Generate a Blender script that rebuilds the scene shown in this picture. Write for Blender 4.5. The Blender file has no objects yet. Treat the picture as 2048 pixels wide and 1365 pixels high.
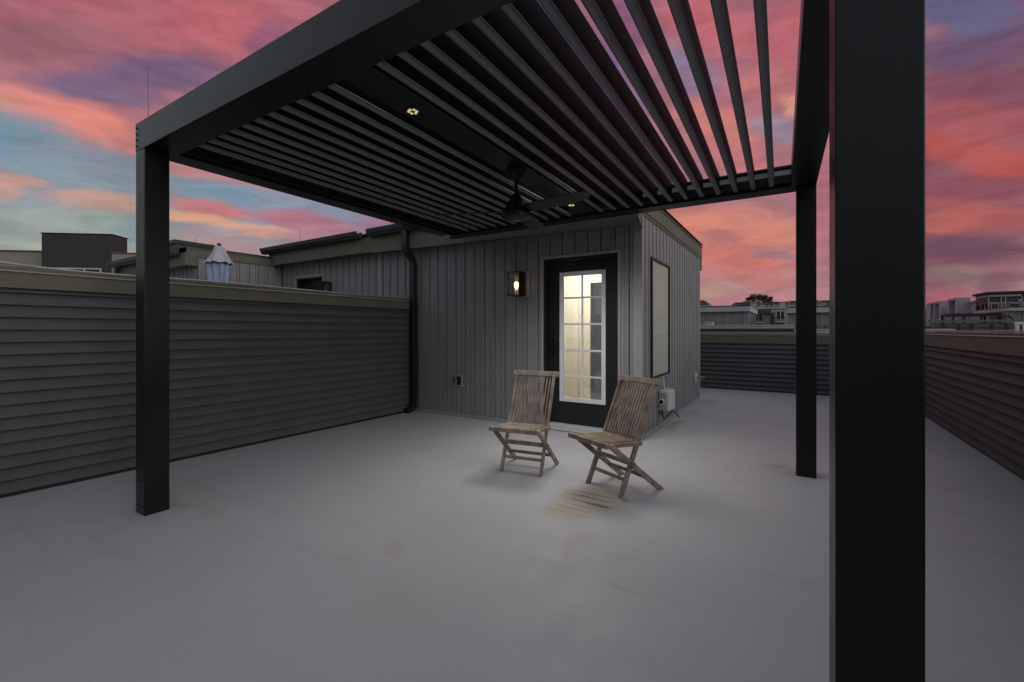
import bpy, math, random
from mathutils import Vector, Matrix
random.seed(7)
R = math.radians
SC = bpy.context.scene
COL = SC.collection
PI = math.pi

# ------------------------------------------------------------------ helpers
ORIGIN = {}            # where a thing's empty stands, so that its parts can be written in world metres


class MB:
    """collects shapes and links them as ONE mesh object"""
    def __init__(s):
        s.v = []
        s.f = []

    def add(s, vs, fs):
        n = len(s.v)
        s.v += [tuple(v) for v in vs]
        s.f += [tuple(i + n for i in f) for f in fs]
        return s

    def box(s, x0, x1, y0, y1, z0, z1):
        x0, x1 = min(x0, x1), max(x0, x1)
        y0, y1 = min(y0, y1), max(y0, y1)
        z0, z1 = min(z0, z1), max(z0, z1)
        return s.add([(x0, y0, z0), (x1, y0, z0), (x1, y1, z0), (x0, y1, z0),
                      (x0, y0, z1), (x1, y0, z1), (x1, y1, z1), (x0, y1, z1)],
                     [(0, 3, 2, 1), (4, 5, 6, 7), (0, 1, 5, 4), (1, 2, 6, 5), (2, 3, 7, 6), (3, 0, 4, 7)])

    def bar(s, p0, p1, w, h, up=(0, 0, 1), trim=None):
        """rectangular bar from p0 to p1; w across, h along 'up'. trim='z' cuts the ends level"""
        p0, p1 = Vector(p0), Vector(p1)
        d = (p1 - p0).normalized()
        side = d.cross(Vector(up)).normalized()
        upv = side.cross(d).normalized()
        vs = []
        for p in (p0, p1):
            for a, b in ((-1, -1), (1, -1), (1, 1), (-1, 1)):
                q = p + side * (a * w / 2) + upv * (b * h / 2)
                if trim == 'z' and abs(d.z) > .1:
                    q = q - d * ((q.z - p.z) / d.z)
                vs.append(q)
        return s.add(vs, [(0, 1, 2, 3), (7, 6, 5, 4), (0, 4, 5, 1), (1, 5, 6, 2), (2, 6, 7, 3), (3, 7, 4, 0)])

    def tube(s, pts, r, n=8, cap=True):
        pts = [Vector(p) for p in pts]
        rs = r if isinstance(r, (list, tuple)) else [r] * len(pts)
        vs, fs = [], []
        up = Vector((0, 0, 1))
        for i, p in enumerate(pts):
            d = (pts[min(i + 1, len(pts) - 1)] - pts[max(i - 1, 0)]).normalized()
            u = up if abs(d.dot(up)) < .95 else Vector((1, 0, 0))
            a = d.cross(u).normalized()
            b = a.cross(d).normalized()
            for k in range(n):
                t = 2 * PI * k / n
                vs.append(p + a * math.cos(t) * rs[i] + b * math.sin(t) * rs[i])
        for i in range(len(pts) - 1):
            for k in range(n):
                k2 = (k + 1) % n
                fs.append((i * n + k, i * n + k2, (i + 1) * n + k2, (i + 1) * n + k))
        if cap:
            fs.append(tuple(range(n - 1, -1, -1)))
            m = (len(pts) - 1) * n
            fs.append(tuple(range(m, m + n)))
        return s.add(vs, fs)

    def lathe(s, prof, c, n=24, axis='z'):
        """prof = [(radius, height)] turned about an axis through c"""
        vs, fs = [], []
        for r, z in prof:
            for k in range(n):
                t = 2 * PI * k / n
                a, b = r * math.cos(t), r * math.sin(t)
                if axis == 'z':
                    vs.append((c[0] + a, c[1] + b, c[2] + z))
                elif axis == 'y':
                    vs.append((c[0] + a, c[1] + z, c[2] + b))
                else:
                    vs.append((c[0] + z, c[1] + a, c[2] + b))
        for i in range(len(prof) - 1):
            for k in range(n):
                k2 = (k + 1) % n
                fs.append((i * n + k, i * n + k2, (i + 1) * n + k2, (i + 1) * n + k))
        fs.append(tuple(range(n - 1, -1, -1)))
        m = (len(prof) - 1) * n
        fs.append(tuple(range(m, m + n)))
        return s.add(vs, fs)

    def sweep(s, prof, axis, a0, a1):
        """closed outline prof [(p, q)] swept along axis 'x' (p=y, q=z) or 'y' (p=x, q=z) or 'z' (p=x, q=y)"""
        n = len(prof)
        f = {'x': lambda t, p, q: (t, p, q), 'y': lambda t, p, q: (p, t, q), 'z': lambda t, p, q: (p, q, t)}[axis]
        vs = [f(a0, p, q) for p, q in prof] + [f(a1, p, q) for p, q in prof]
        fs = [(i, (i + 1) % n, n + (i + 1) % n, n + i) for i in range(n)]
        fs += [tuple(range(n - 1, -1, -1)), tuple(range(n, 2 * n))]
        return s.add(vs, fs)

    def build(s, name, mat, parent=None, bevel=0, smooth=False, label=None, seg=2, angle=35):
        sh = Vector((0, 0, 0))
        if parent is not None:
            sh = ORIGIN.get(parent.name, Vector((0, 0, 0)))
        me = bpy.data.meshes.new(name)
        me.from_pydata([tuple(Vector(v) - sh) for v in s.v], [], s.f)
        me.update()
        import bmesh
        bm = bmesh.new()
        bm.from_mesh(me)
        bmesh.ops.recalc_face_normals(bm, faces=bm.faces)
        bm.to_mesh(me)
        bm.free()
        if smooth:
            for p in me.polygons:
                p.use_smooth = True
            me.set_sharp_from_angle(angle=R(angle))
        me.materials.append(mat)
        o = bpy.data.objects.new(name, me)
        COL.objects.link(o)
        if parent is not None:
            o.parent = parent
            ORIGIN[o.name] = sh
        if bevel:
            b = o.modifiers.new('bevel', 'BEVEL')
            b.width = bevel
            b.segments = seg
            b.limit_method = 'ANGLE'
            b.angle_limit = R(40)
        if label:
            o['label'] = label
        return o


def tag(o, label, cat, group=None):
    o['label'] = label
    o['category'] = cat
    if group:
        o['group'] = group
    return o


def structure(o, kind='structure'):
    o['kind'] = kind
    return o


def thing(name, label, cat, loc=(0, 0, 0), group=None, local=False):
    o = bpy.data.objects.new(name, None)
    COL.objects.link(o)
    o.empty_display_size = .2
    o.location = loc
    ORIGIN[o.name] = Vector((0, 0, 0)) if local else Vector(loc)
    return tag(o, label, cat, group)


def copy_tree(o, parent=None):
    c = o.copy()
    COL.objects.link(c)
    if parent is not None:
        c.parent = parent
    for ch in list(o.children):
        copy_tree(ch, c)
    return c


def pick(M, *names):
    return M


# ------------------------------------------------------------------ materials
def nodes_of(name):
    m = bpy.data.materials.new(name)
    m.use_nodes = True
    nt = m.node_tree
    b = nt.nodes['Principled BSDF']
    return m, nt, b


def mat(name, col, rough=.6, metal=0, var=.12, scale=6, bump=0, bscale=60, spec=.5, stretch=(1, 1, 1), rvar=.08, tint=None):
    """a plain painted, coated or cast surface with uneven colour, gloss and a little relief"""
    m, nt, b = nodes_of(name)
    L = nt.links.new
    tc = nt.nodes.new('ShaderNodeTexCoord')
    mp = nt.nodes.new('ShaderNodeMapping')
    mp.inputs['Scale'].default_value = stretch
    L(tc.outputs['Object'], mp.inputs['Vector'])
    n = nt.nodes.new('ShaderNodeTexNoise')
    n.inputs['Scale'].default_value = scale
    n.inputs['Detail'].default_value = 6
    n.inputs['Roughness'].default_value = .6
    L(mp.outputs[0], n.inputs['Vector'])
    r = nt.nodes.new('ShaderNodeValToRGB')
    r.color_ramp.elements[0].position = .3
    r.color_ramp.elements[1].position = .7
    t = tint or (1, 1, 1)
    lo = [max(0, c * (1 - var)) for c in col]
    hi = [min(1, c * (1 + var) * k) for c, k in zip(col, t)]
    r.color_ramp.elements[0].color = (*lo, 1)
    r.color_ramp.elements[1].color = (*hi, 1)
    L(n.outputs['Fac'], r.inputs['Fac'])
    L(r.outputs[0], b.inputs['Base Color'])
    b.inputs['Metallic'].default_value = metal
    b.inputs['Specular IOR Level'].default_value = spec
    mr = nt.nodes.new('ShaderNodeMapRange')
    mr.inputs['To Min'].default_value = max(.02, rough - rvar)
    mr.inputs['To Max'].default_value = min(1, rough + rvar)
    L(n.outputs['Fac'], mr.inputs['Value'])
    L(mr.outputs[0], b.inputs['Roughness'])
    if bump:
        n2 = nt.nodes.new('ShaderNodeTexNoise')
        n2.inputs['Scale'].default_value = bscale
        n2.inputs['Detail'].default_value = 4
        L(mp.outputs[0], n2.inputs['Vector'])
        bu = nt.nodes.new('ShaderNodeBump')
        bu.inputs['Strength'].default_value = bump
        bu.inputs['Distance'].default_value = .004
        L(n2.outputs['Fac'], bu.inputs['Height'])
        L(bu.outputs[0], b.inputs['Normal'])
    return m


def emit(name, col, strength):
    m, nt, b = nodes_of(name)
    b.inputs['Base Color'].default_value = (*col, 1)
    b.inputs['Emission Color'].default_value = (*col, 1)
    b.inputs['Emission Strength'].default_value = strength
    return m


def glass(name, tint=(1, 1, 1), refl=1.0, ior=1.5):
    m = bpy.data.materials.new(name)
    m.use_nodes = True
    nt = m.node_tree
    nt.nodes.clear()
    L = nt.links.new
    out = nt.nodes.new('ShaderNodeOutputMaterial')
    tr = nt.nodes.new('ShaderNodeBsdfTransparent')
    tr.inputs['Color'].default_value = (*tint, 1)
    gl = nt.nodes.new('ShaderNodeBsdfGlossy')
    gl.inputs['Roughness'].default_value = .01
    fr = nt.nodes.new('ShaderNodeFresnel')
    fr.inputs['IOR'].default_value = ior
    mu = nt.nodes.new('ShaderNodeMath')
    mu.operation = 'MULTIPLY'
    mu.use_clamp = True
    mu.inputs[1].default_value = refl
    L(fr.outputs[0], mu.inputs[0])
    mx = nt.nodes.new('ShaderNodeMixShader')
    L(mu.outputs[0], mx.inputs['Fac'])
    L(tr.outputs[0], mx.inputs[1])
    L(gl.outputs[0], mx.inputs[2])
    L(mx.outputs[0], out.inputs['Surface'])
    return m


def wood_mat(name, dark, light):
    m, nt, b = nodes_of(name)
    L = nt.links.new
    tc = nt.nodes.new('ShaderNodeTexCoord')
    mp = nt.nodes.new('ShaderNodeMapping')
    mp.inputs['Scale'].default_value = (60, 10, 6)
    L(tc.outputs['Object'], mp.inputs['Vector'])
    n = nt.nodes.new('ShaderNodeTexNoise')
    n.inputs['Scale'].default_value = 1.5
    n.inputs['Detail'].default_value = 8
    n.inputs['Roughness'].default_value = .65
    L(mp.outputs[0], n.inputs['Vector'])
    big = nt.nodes.new('ShaderNodeTexNoise')
    big.inputs['Scale'].default_value = 9
    big.inputs['Detail'].default_value = 3
    L(tc.outputs['Object'], big.inputs['Vector'])
    mixf = nt.nodes.new('ShaderNodeMath')
    mixf.operation = 'MULTIPLY_ADD'
    mixf.inputs[1].default_value = .55
    L(big.outputs['Fac'], mixf.inputs[0])
    half = nt.nodes.new('ShaderNodeMath')
    half.operation = 'MULTIPLY'
    half.inputs[1].default_value = .5
    L(n.outputs['Fac'], half.inputs[0])
    L(half.outputs[0], mixf.inputs[2])
    r = nt.nodes.new('ShaderNodeValToRGB')
    r.color_ramp.elements[0].position = .38
    r.color_ramp.elements[1].position = .66
    r.color_ramp.elements[0].color = (*dark, 1)
    r.color_ramp.elements[1].color = (*light, 1)
    L(mixf.outputs[0], r.inputs['Fac'])
    L(r.outputs[0], b.inputs['Base Color'])
    b.inputs['Roughness'].default_value = .75
    bu = nt.nodes.new('ShaderNodeBump')
    bu.inputs['Strength'].default_value = .35
    bu.inputs['Distance'].default_value = .002
    L(n.outputs['Fac'], bu.inputs['Height'])
    L(bu.outputs[0], b.inputs['Normal'])
    return m


def deck_mat():
    """pale grey roof membrane: faint soiling, rolled seams and the rust-brown stains lying on it"""
    m, nt, b = nodes_of('roof_membrane')
    L = nt.links.new
    N = nt.nodes.new
    tc = N('ShaderNodeTexCoord')

    def noise(scale, detail=5, rough=.6, src=None):
        n = N('ShaderNodeTexNoise')
        n.inputs['Scale'].default_value = scale
        n.inputs['Detail'].default_value = detail
        n.inputs['Roughness'].default_value = rough
        L(src or tc.outputs['Object'], n.inputs['Vector'])
        return n
    n1, n2, n3 = noise(.9), noise(5), noise(40, 3)
    r = N('ShaderNodeValToRGB')
    r.color_ramp.elements[0].position = .3
    r.color_ramp.elements[1].position = .72
    r.color_ramp.elements[0].color = (.385, .38, .387, 1)
    r.color_ramp.elements[1].color = (.422, .417, .424, 1)
    L(n1.outputs['Fac'], r.inputs['Fac'])
    cur = r.outputs[0]

    def mix(fac, col):
        nonlocal cur
        x = N('ShaderNodeMix')
        x.data_type = 'RGBA'
        L(fac, x.inputs['Factor'])
        L(cur, x.inputs['A'])
        x.inputs['B'].default_value = (*col, 1)
        cur = x.outputs['Result']

    def math_(op, a, bb, clamp=False):
        x = N('ShaderNodeMath')
        x.operation = op
        x.use_clamp = clamp
        for i, q in enumerate((a, bb)):
            if isinstance(q, (int, float)):
                x.inputs[i].default_value = q
            else:
                L(q, x.inputs[i])
        return x.outputs[0]

    def rng(v, a0, a1, b0=0, b1=1):
        x = N('ShaderNodeMapRange')
        x.interpolation_type = 'SMOOTHSTEP'
        for k, q in zip(('From Min', 'From Max', 'To Min', 'To Max'), (a0, a1, b0, b1)):
            x.inputs[k].default_value = q
        L(v, x.inputs['Value'])
        return x.outputs[0]
    # warped position for ragged stain edges
    nw = noise(3.5, 5)
    wv = N('ShaderNodeVectorMath')
    wv.operation = 'MULTIPLY_ADD'
    L(nw.outputs['Color'], wv.inputs[0])
    wv.inputs[1].default_value = (.28, .28, 0)
    off = N('ShaderNodeVectorMath')
    off.operation = 'SUBTRACT'
    L(tc.outputs['Object'], off.inputs[0])
    off.inputs[1].default_value = (.14, .14, 0)
    L(off.outputs[0], wv.inputs[2])

    def blob(x, y, rx, ry, rot=0, soft=1.0, src=None):
        mp = N('ShaderNodeMapping')
        mp.vector_type = 'TEXTURE'
        mp.inputs['Location'].default_value = (x, y, 0)
        mp.inputs['Rotation'].default_value = (0, 0, rot)
        mp.inputs['Scale'].default_value = (rx, ry, 1)
        L(src or wv.outputs[0], mp.inputs['Vector'])
        ln = N('ShaderNodeVectorMath')
        ln.operation = 'LENGTH'
        L(mp.outputs[0], ln.inputs[0])
        return rng(ln.outputs['Value'], 1 - soft, 1, 1, 0)
    # general soiling
    dirt = rng(n2.outputs['Fac'], .5, .72, 0, .3)
    mix(math_('MULTIPLY', dirt, rng(n1.outputs['Fac'], .4, .65)), (.40, .375, .34))
    fleck = rng(n3.outputs['Fac'], .62, .74, 0, .6)
    mix(math_('MULTIPLY', rng(n3.outputs['Fac'], .64, .74, 0, .3), rng(n2.outputs['Fac'], .42, .62)), (.30, .27, .22))
    mix(math_('MULTIPLY', fleck, dirt), (.38, .33, .24))
    # scuffs: long faint smears
    smp = N('ShaderNodeMapping')
    smp.inputs['Rotation'].default_value = (0, 0, .5)
    smp.inputs['Scale'].default_value = (.5, 4, 1)
    L(tc.outputs['Object'], smp.inputs['Vector'])
    sm = noise(1.3, 6, .65, smp.outputs[0])
    mix(rng(sm.outputs['Fac'], .54, .72, 0, .4), (.31, .305, .31))
    # tan stain in front of the right chair
    tan = (.36, .285, .19)
    brown = (.15, .105, .065)
    # drips drawn out along the boards that lay here: fine parallel streaks give every patch its ragged edge
    sp = N('ShaderNodeMapping')
    sp.inputs['Scale'].default_value = (1.6, 24, 1)
    L(tc.outputs['Object'], sp.inputs['Vector'])
    st = noise(1, 6, .62, sp.outputs[0])
    st.inputs['Distortion'].default_value = .3
    b1 = blob(-1.31, 3.20, .33, .42, -.2, .6)
    mix(math_('MULTIPLY', b1, rng(st.outputs['Fac'], .30, .62, .5, .95)), (.385, .335, .255))
    b1b = blob(-1.36, 2.90, .26, .20, .5, .9)
    mix(math_('MULTIPLY', b1b, rng(st.outputs['Fac'], .32, .66, .4, .95)), (.35, .27, .17))
    b1c = blob(-1.18, 2.60, .16, .34, .2, .9)
    mix(math_('MULTIPLY', b1c, rng(n2.outputs['Fac'], .4, .65, .1, .5)), (.40, .345, .265))
    b2 = blob(-1.27, 3.14, .29, .22, 0, .5)
    mix(math_('MULTIPLY', b2, rng(st.outputs['Fac'], .60, .68, 0, .7)), (.22, .16, .10))
    for (x, y, rx, ry, k) in ((-1.27, 3.43, .16, .012, .6), (-1.08, 3.33, .05, .05, .5), (-1.32, 3.325, .24, .012, .85), (-1.33, 3.24, .25, .014, .85), (-1.23, 3.125, .13, .028, 1.0), (-1.30, 3.14, .26, .016, .8),
                              (-1.36, 3.05, .24, .010, .7), (-1.40, 2.98, .2, .008, .6)):
        d = blob(x, y, rx, ry, -.03, .6, tc.outputs['Object'])
        mix(math_('MULTIPLY', d, rng(st.outputs['Fac'], .36, .5, .3 * k, k)), brown)
    for (x, y, rx, ry, k) in ((-1.06, 3.52, .07, .05, .8), (-1.5, 3.5, .12, .08, .6), (-3.78, 1.46, .12, .08, .8), (-3.6, 1.55, .3, .16, .3),
                              (-.14, 4.98, .2, .13, .6), (-1.37, 6.5, .13, .42, .7), (-1.36, 6.1, .12, .3, .45), (-1.35, 7.4, .16, .5, .5),
                              (-1.3, 8.7, .3, .55, .6), (-4.35, 1.75, .25, .5, .3), (-2.3, 3.1, .5, .15, .12), (-1.0, 2.3, .5, .3, .13),
                              (-2.0, 1.85, .12, .1, .4), (-2.12, 1.62, .1, .08, .4), (-.75, 2.2, .5, .05, .3), (-1.6, 1.5, .4, .3, .15)):
        d = blob(x, y, rx, ry, 0, .95)
        mix(math_('MULTIPLY', d, rng(n2.outputs['Fac'], .35, .6, .4 * k, k)), (.33, .25, .16))
    # membrane laps every two metres: a hair-fine dirty line
    sx = N('ShaderNodeSeparateXYZ')
    L(wv.outputs[0], sx.inputs[0])
    sx2 = N('ShaderNodeSeparateXYZ')
    L(tc.outputs['Object'], sx2.inputs[0])
    fr = math_('FRACT', math_('DIVIDE', math_('ADD', sx2.outputs['X'], 21.1), 1.98), 0)
    seam = rng(math_('ABSOLUTE', math_('SUBTRACT', fr, .5), 0), 0, .004, .22, 0)
    mix(math_('MULTIPLY', seam, rng(n1.outputs['Fac'], .4, .6)), (.33, .32, .31))
    L(cur, b.inputs['Base Color'])
    L(rng(n2.outputs['Fac'], .3, .7, .5, .68), b.inputs['Roughness'])
    b.inputs['Specular IOR Level'].default_value = .35
    hb = N('ShaderNodeMath')
    hb.operation = 'MULTIPLY_ADD'
    L(n3.outputs['Fac'], hb.inputs[0])
    hb.inputs[1].default_value = .25
    L(n1.outputs['Fac'], hb.inputs[2])
    bu = N('ShaderNodeBump')
    bu.inputs['Strength'].default_value = .25
    bu.inputs['Distance'].default_value = .012
    L(hb.outputs[0], bu.inputs['Height'])
    L(bu.outputs[0], b.inputs['Normal'])
    return m


M = {
    'black': mat('black_powder_coat', (.0068, .0063, .0074), .33, 0, .15, 5, .12, 260, .35),
    'louvre': mat('louvre_powder_coat', (.006, .006, .0066), .6, 0, .12, 5, .1, 240, .03),
    'toe': mat('lit_grey_toe', (.175, .171, .184), .36, 0, .06, 5, .1, 240, .5),  # paler than the black web: light caught by the toe put into its colour
    'siding': mat('grey_vinyl_siding', (.25, .246, .253), .55, 0, .06, 3, .25, 70, .3, (1, 1, 1)),
    'lap': mat('grey_lap_siding', (.097, .0945, .102), .7, 0, .08, 3, .25, 70, .12, (1, 1, 1)),
    'trim': mat('grey_vinyl_trim', (.31, .305, .315), .55, 0, .05, 4, .1, 80, .4),
    'beige': mat('beige_coil_metal', (.15, .139, .110), .6, 0, .08, 3, .12, 40, .2),
    'beige_edge': mat('beige_metal_edge', (.30, .275, .23), .45, 0, .08, 6, .1, 60, .45),
    'darkmetal': mat('dark_bronze_metal', (.011, .0105, .011), .4, 0, .2, 5, .1, 80, .5),
    'dooblack': mat('black_door_paint', (.009, .0085, .010), .5, 0, .15, 4, .1, 120, .5),
    'white': mat('white_lite_frame', (.74, .74, .78), .4, 0, .04, 8, 0),
    'cream': mat('cream_wall_paint', (.70, .675, .60), .7, 0, .04, 2, .08, 90),
    'casing': mat('cream_trim_paint', (.78, .73, .62), .5, 0, .03, 3, 0),
    'hall_reflection': mat('reflection_grey_paint', (.52, .53, .56), .8, 0, .06, 2, 0),  # wall grey paints in the reflection on the door glass
    'oak': mat('pale_floor', (.40, .375, .33), .6, 0, .2, 8, .1, 40, .5, (1, 8, 1)),
    'alu': mat('threshold_aluminium', (.50, .50, .51), .4, 0, .08, 10, .1, 120),
    'membrane': mat('roof_edge_membrane', (.42, .41, .42), .7, 0, .1, 3, .2, 60),
    'shade': mat('roller_shade', (.56, .55, .50), .8, 0, .03, 3, .1, 300),
    'glass': glass('door_glass', (.97, .98, .97), 5.0),
    'winglass': glass('window_glass', (.96, .97, .95), .12),
    'lampglass': glass('lantern_glass', (.95, .95, .96), 1.4),
    'bulb': emit('warm_bulb', (1, .60, .2), 9),
    'led': emit('warm_led', (1, .80, .34), .62),
    'brass': mat('aged_brass', (.45, .26, .1), .4, .8, .2, 30, 0),
    'redhandle': mat('red_tap_handle', (.13, .035, .025), .5, 0, .2, 30, 0),
    'plastic': mat('grey_white_plastic', (.55, .55, .57), .45, 0, .05, 12, 0),
    'plasticdark': mat('grey_plastic_side', (.33, .34, .33), .5, 0, .06, 12, 0),
    'rubber': mat('black_rubber', (.015, .015, .015), .6, 0, .2, 20, 0),
    'cable': mat('aluminium_conductor', (.45, .44, .43), .45, .4, .15, 20, 0),
    'teak': wood_mat('weathered_teak', (.16, .122, .092), (.41, .335, .265)),
    'teak2': wood_mat('browner_weathered_teak', (.15, .108, .077), (.365, .28, .21)),
    'fabric': mat('pale_blue_canvas', (.34, .41, .55), .85, 0, .1, 10, .3, 160, .2),
    'fabric2': mat('sun_bleached_canvas', (.46, .46, .53), .85, 0, .08, 10, .3, 160, .2),
    'stucco': mat('beige_stucco', (.30, .275, .235), .85, 0, .07, .8, .3, 8),
    'charcoal': mat('charcoal_cladding', (.042, .042, .043), .7, 0, .08, .6, .15, 8),
    'palewall': mat('pale_townhouse_siding', (.40, .37, .38), .7, 0, .08, 1.2, .2, 12, .3, (1, 1, 6)),
    'whitewall': mat('white_townhouse_render', (.42, .37, .39), .7, 0, .07, .8, .15, 8),
    'greenrec': mat('olive_recess_cladding', (.10, .095, .075), .7, 0, .12, 1, .1, 8),
    'maroon': mat('maroon_panel_cladding', (.062, .036, .046), .5, 0, .15, .8, .1, 8),
    'roofdark': mat('dark_shingle_roof', (.035, .032, .035), .85, 0, .2, 4, .3, 20),
    'winframe': mat('white_window_frame', (.55, .54, .55), .5, 0, .04, 3, 0),
    'darkpane': mat('dark_window_pane', (.03, .033, .036), .08, 0, .15, .6, 0, 10, .6),
    'fence': mat('grey_weathered_fence', (.12, .12, .125), .8, 0, .15, 3, .2, 30, .3, (1, 1, .3)),
    'ground': mat('far_ground', (.09, .085, .075), .95, 0, .3, .05, 0),
    'bark': mat('grey_bark', (.09, .07, .055), .9, 0, .25, 12, .3, 30),
    'leaf': mat('dark_green_leaf', (.028, .05, .02), .6, 0, .35, 1.5, 0),
    'leaf2': mat('bright_shrub_leaf', (.04, .10, .025), .6, 0, .35, 6, 0),
    'deck': deck_mat(),
    'terracotta': mat('rust_brown_planter', (.2, .11, .06), .8, 0, .3, 8, .2, 30),
}


# ------------------------------------------------------------------ wall cladding
def lap_siding(b, axis, pos, nd, u0, u1, z0, z1, pitch=.098, seed=0):
    """courses of horizontal lap siding on the plane axis-perpendicular = pos, facing nd"""
    rnd = random.Random(seed)
    k = 0
    z = z0
    while z < z1 - .01:
        zt = min(z + pitch, z1)
        p = zt - z
        prof = [(.0, z - .006), (.030, z - .006), (.0345, z - .004), (.035, z)] + [(.035 * (1 - q) ** 1.8 + .001, z + q * p) for q in (.08, .2, .35, .5, .7, .88)] + [(.001, zt)]
        cuts = [u0]
        c = u0 + rnd.uniform(.8, 3.6)
        while c < u1 - .5:
            cuts.append(c)
            c += 3.66
        cuts.append(u1)
        for i in range(len(cuts) - 1):
            o = (i + k) % 2 * .0016
            ua, ub = cuts[i], cuts[i + 1]
            vs = []
            for u in (ua, ub):
                for n, zz in prof:
                    q = pos + nd * (n + o)
                    vs.append((q, u, zz) if axis == 'y' else (u, q, zz))
            n = len(prof)
            b.add(vs, [(j, j + 1, n + j + 1, n + j) for j in range(n - 1)])
        z += pitch
        k += 1
    return b


def board_siding(b, axis, pos, nd, u0, u1, z0, ztop, holes=(), pitch=.1775, phase=0, batten=.05):
    """vertical board and batten siding; holes = (ua, ub, za, zb); ztop may be a function of u"""
    top = ztop if callable(ztop) else (lambda u: ztop)
    pts = [(u0, 0.004)]
    k = math.floor((u0 - phase) / pitch) - 1
    while phase + k * pitch < u1:
        s = phase + k * pitch
        for du, n in ((0, -.022), (.007, -.022), (.008, .004), (.0665, .0035), (.12, .004), (.121, -.002), (.1245, -.002), (.126, .0125),
                      (.1455, .0125), (.146, .009), (.149, .009), (.1495, .0125), (.1700, .0125), (.1715, -.022)):
            if u0 + .001 < s + du < u1 - .001:
                pts.append((s + du, n))
        k += 1
    pts.append((u1, .004))
    cuts = sorted({h[0] for h in holes} | {h[1] for h in holes})
    full = []
    for (ua, na), (ub, nb) in zip(pts, pts[1:]):
        full.append((ua, na))
        for c in cuts:
            if ua < c < ub:
                full.append((c, na + (nb - na) * (c - ua) / (ub - ua)))
    full.append(pts[-1])
    for (ua, na), (ub, nb) in zip(full, full[1:]):
        mid = (ua + ub) / 2
        spans = [(z0, None)]
        for h in holes:
            if h[0] < mid < h[1]:
                spans = [(z0, h[2]), (h[3], None)]
        for za, zb in spans:
            zta = top(ua) if zb is None else zb
            ztb = top(ub) if zb is None else zb
            if zta - za < .002:
                continue
            pa, pb = pos + nd * na, pos + nd * nb
            if axis == 'x':
                b.add([(ua, pa, za), (ub, pb, za), (ub, pb, ztb), (ua, pa, zta)], [(0, 1, 2, 3)])
            else:
                b.add([(pa, ua, za), (pb, ub, za), (pb, ub, ztb), (pa, ua, zta)], [(0, 1, 2, 3)])
    return b

# ================================================================== SETTING
XL, XR, YB, YR = -5.20, 1.715, 10.83, -5.0        # faces of the left, right and back parapets, rear end of the deck
structure(MB().box(XL - .3, XR + .3, YR, YB + .3, -9.4, 0).build('roof_deck', M['deck']))
structure(MB().box(-600, 600, -600, 600, -9.6, -9.5).build('ground', M['ground']))
structure(MB().box(-30, XL - .304, -8, 30, -9.4, -.3).build('lower_roof', M['membrane']))

# ------------------------------------------------------------------ parapets


def parapet(label, axis, pos, nd, u0, u1, ztop, zf, seed, step=.035, thick=.22, cap='beige'):
    """lap-sided parapet: siding, beige fascia board, light drip edge and metal coping"""
    mid = (u0 + u1) / 2
    loc = (pos, mid, 0) if axis == 'y' else (mid, pos, 0)
    t = thing('parapet_wall', label, 'parapet wall', loc)

    def bx(b, n0, n1, z0, z1, ua=u0, ub=u1):
        a, c = pos + nd * n0, pos + nd * n1
        return b.box(a, c, ua, ub, z0, z1) if axis == 'y' else b.box(ua, ub, a, c, z0, z1)
    b = MB()
    bx(b, -thick, 0, -.02, zf + .01)
    lap_siding(b, axis, pos, nd, u0, u1, .035, zf + .005, seed=seed)
    b.build('siding', M['lap'], t, smooth=True, angle=20)
    b = MB()
    bx(b, .001, .021, 0, .033)
    b.build('starter_strip', M['darkmetal'], t)
    b = MB()
    prof = [(-.02, zf), (.032, zf), (.036, zf - .012), (.041, zf - .012), (.041, ztop - step - .006), (-.02, ztop - step - .006)]
    if axis == 'y':
        b.sweep([(pos + nd * p, q) for p, q in prof], 'y', u0, u1)
    else:
        b.sweep([(pos + nd * p, q) for p, q in prof], 'x', u0, u1)
    b.build('fascia', M[cap], t)
    b = MB()
    prof = [(-.02, ztop - step - .006), (.046, ztop - step - .006), (.054, ztop - step - .010), (.055, ztop - step - .004), (.046, ztop - step + .002), (-.02, ztop - step + .002)]
    b.sweep([(pos + nd * p, q) for p, q in prof], axis, u0, u1)
    b.build('drip_edge', M['beige_edge'], t)
    b = MB()
    w = thick + .06
    prof = [(-w, ztop - step - .12), (-w + .004, ztop - step - .12), (-w + .004, ztop - step + .002), (.020, ztop - step + .002), (.020, ztop - .002), (-w, ztop + .004)]
    b.sweep([(pos + nd * p, q) for p, q in prof], axis, u0, u1)
    u = u0 + 1.1
    while u < u1 - .2:                       # joint covers of the coping
        bx(b, -w - .002, .0225, ztop - step + .004, ztop + .006, u, u + .09)
        u += 3.05
    b.build('coping', M[cap], t)
    return t


parapet('tall lap-sided parapet wall along the left edge of the deck', 'y', XL, 1, YR, 5.24, 1.803, 1.645, 1)
parapet('lap-sided parapet wall along the right edge of the deck', 'y', XR, -1, YR, YB, 1.275, 1.085, 2, .03)
parapet('low lap-sided parapet wall closing the far end of the deck', 'x', YB, -1, XL, XR, 1.235, 1.03, 3, .03)


def rope(name, label, pts, r, m, wob=.004, n=6, cat='cable'):
    full = []
    rnd = random.Random(len(pts) * 7 + int(abs(pts[0][0]) * 10))
    for a, c in zip(pts, pts[1:]):
        a, c = Vector(a), Vector(c)
        k = max(2, int((c - a).length / .35))
        for i in range(k):
            p = a.lerp(c, i / k)
            full.append(p + Vector((rnd.uniform(-wob, wob), rnd.uniform(-wob, wob), rnd.uniform(-wob, wob) * .7)))
    full.append(Vector(pts[-1]))
    b = MB().tube(full, r, n)
    o = b.build(name, m, smooth=True)
    return tag(o, label, cat)


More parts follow.
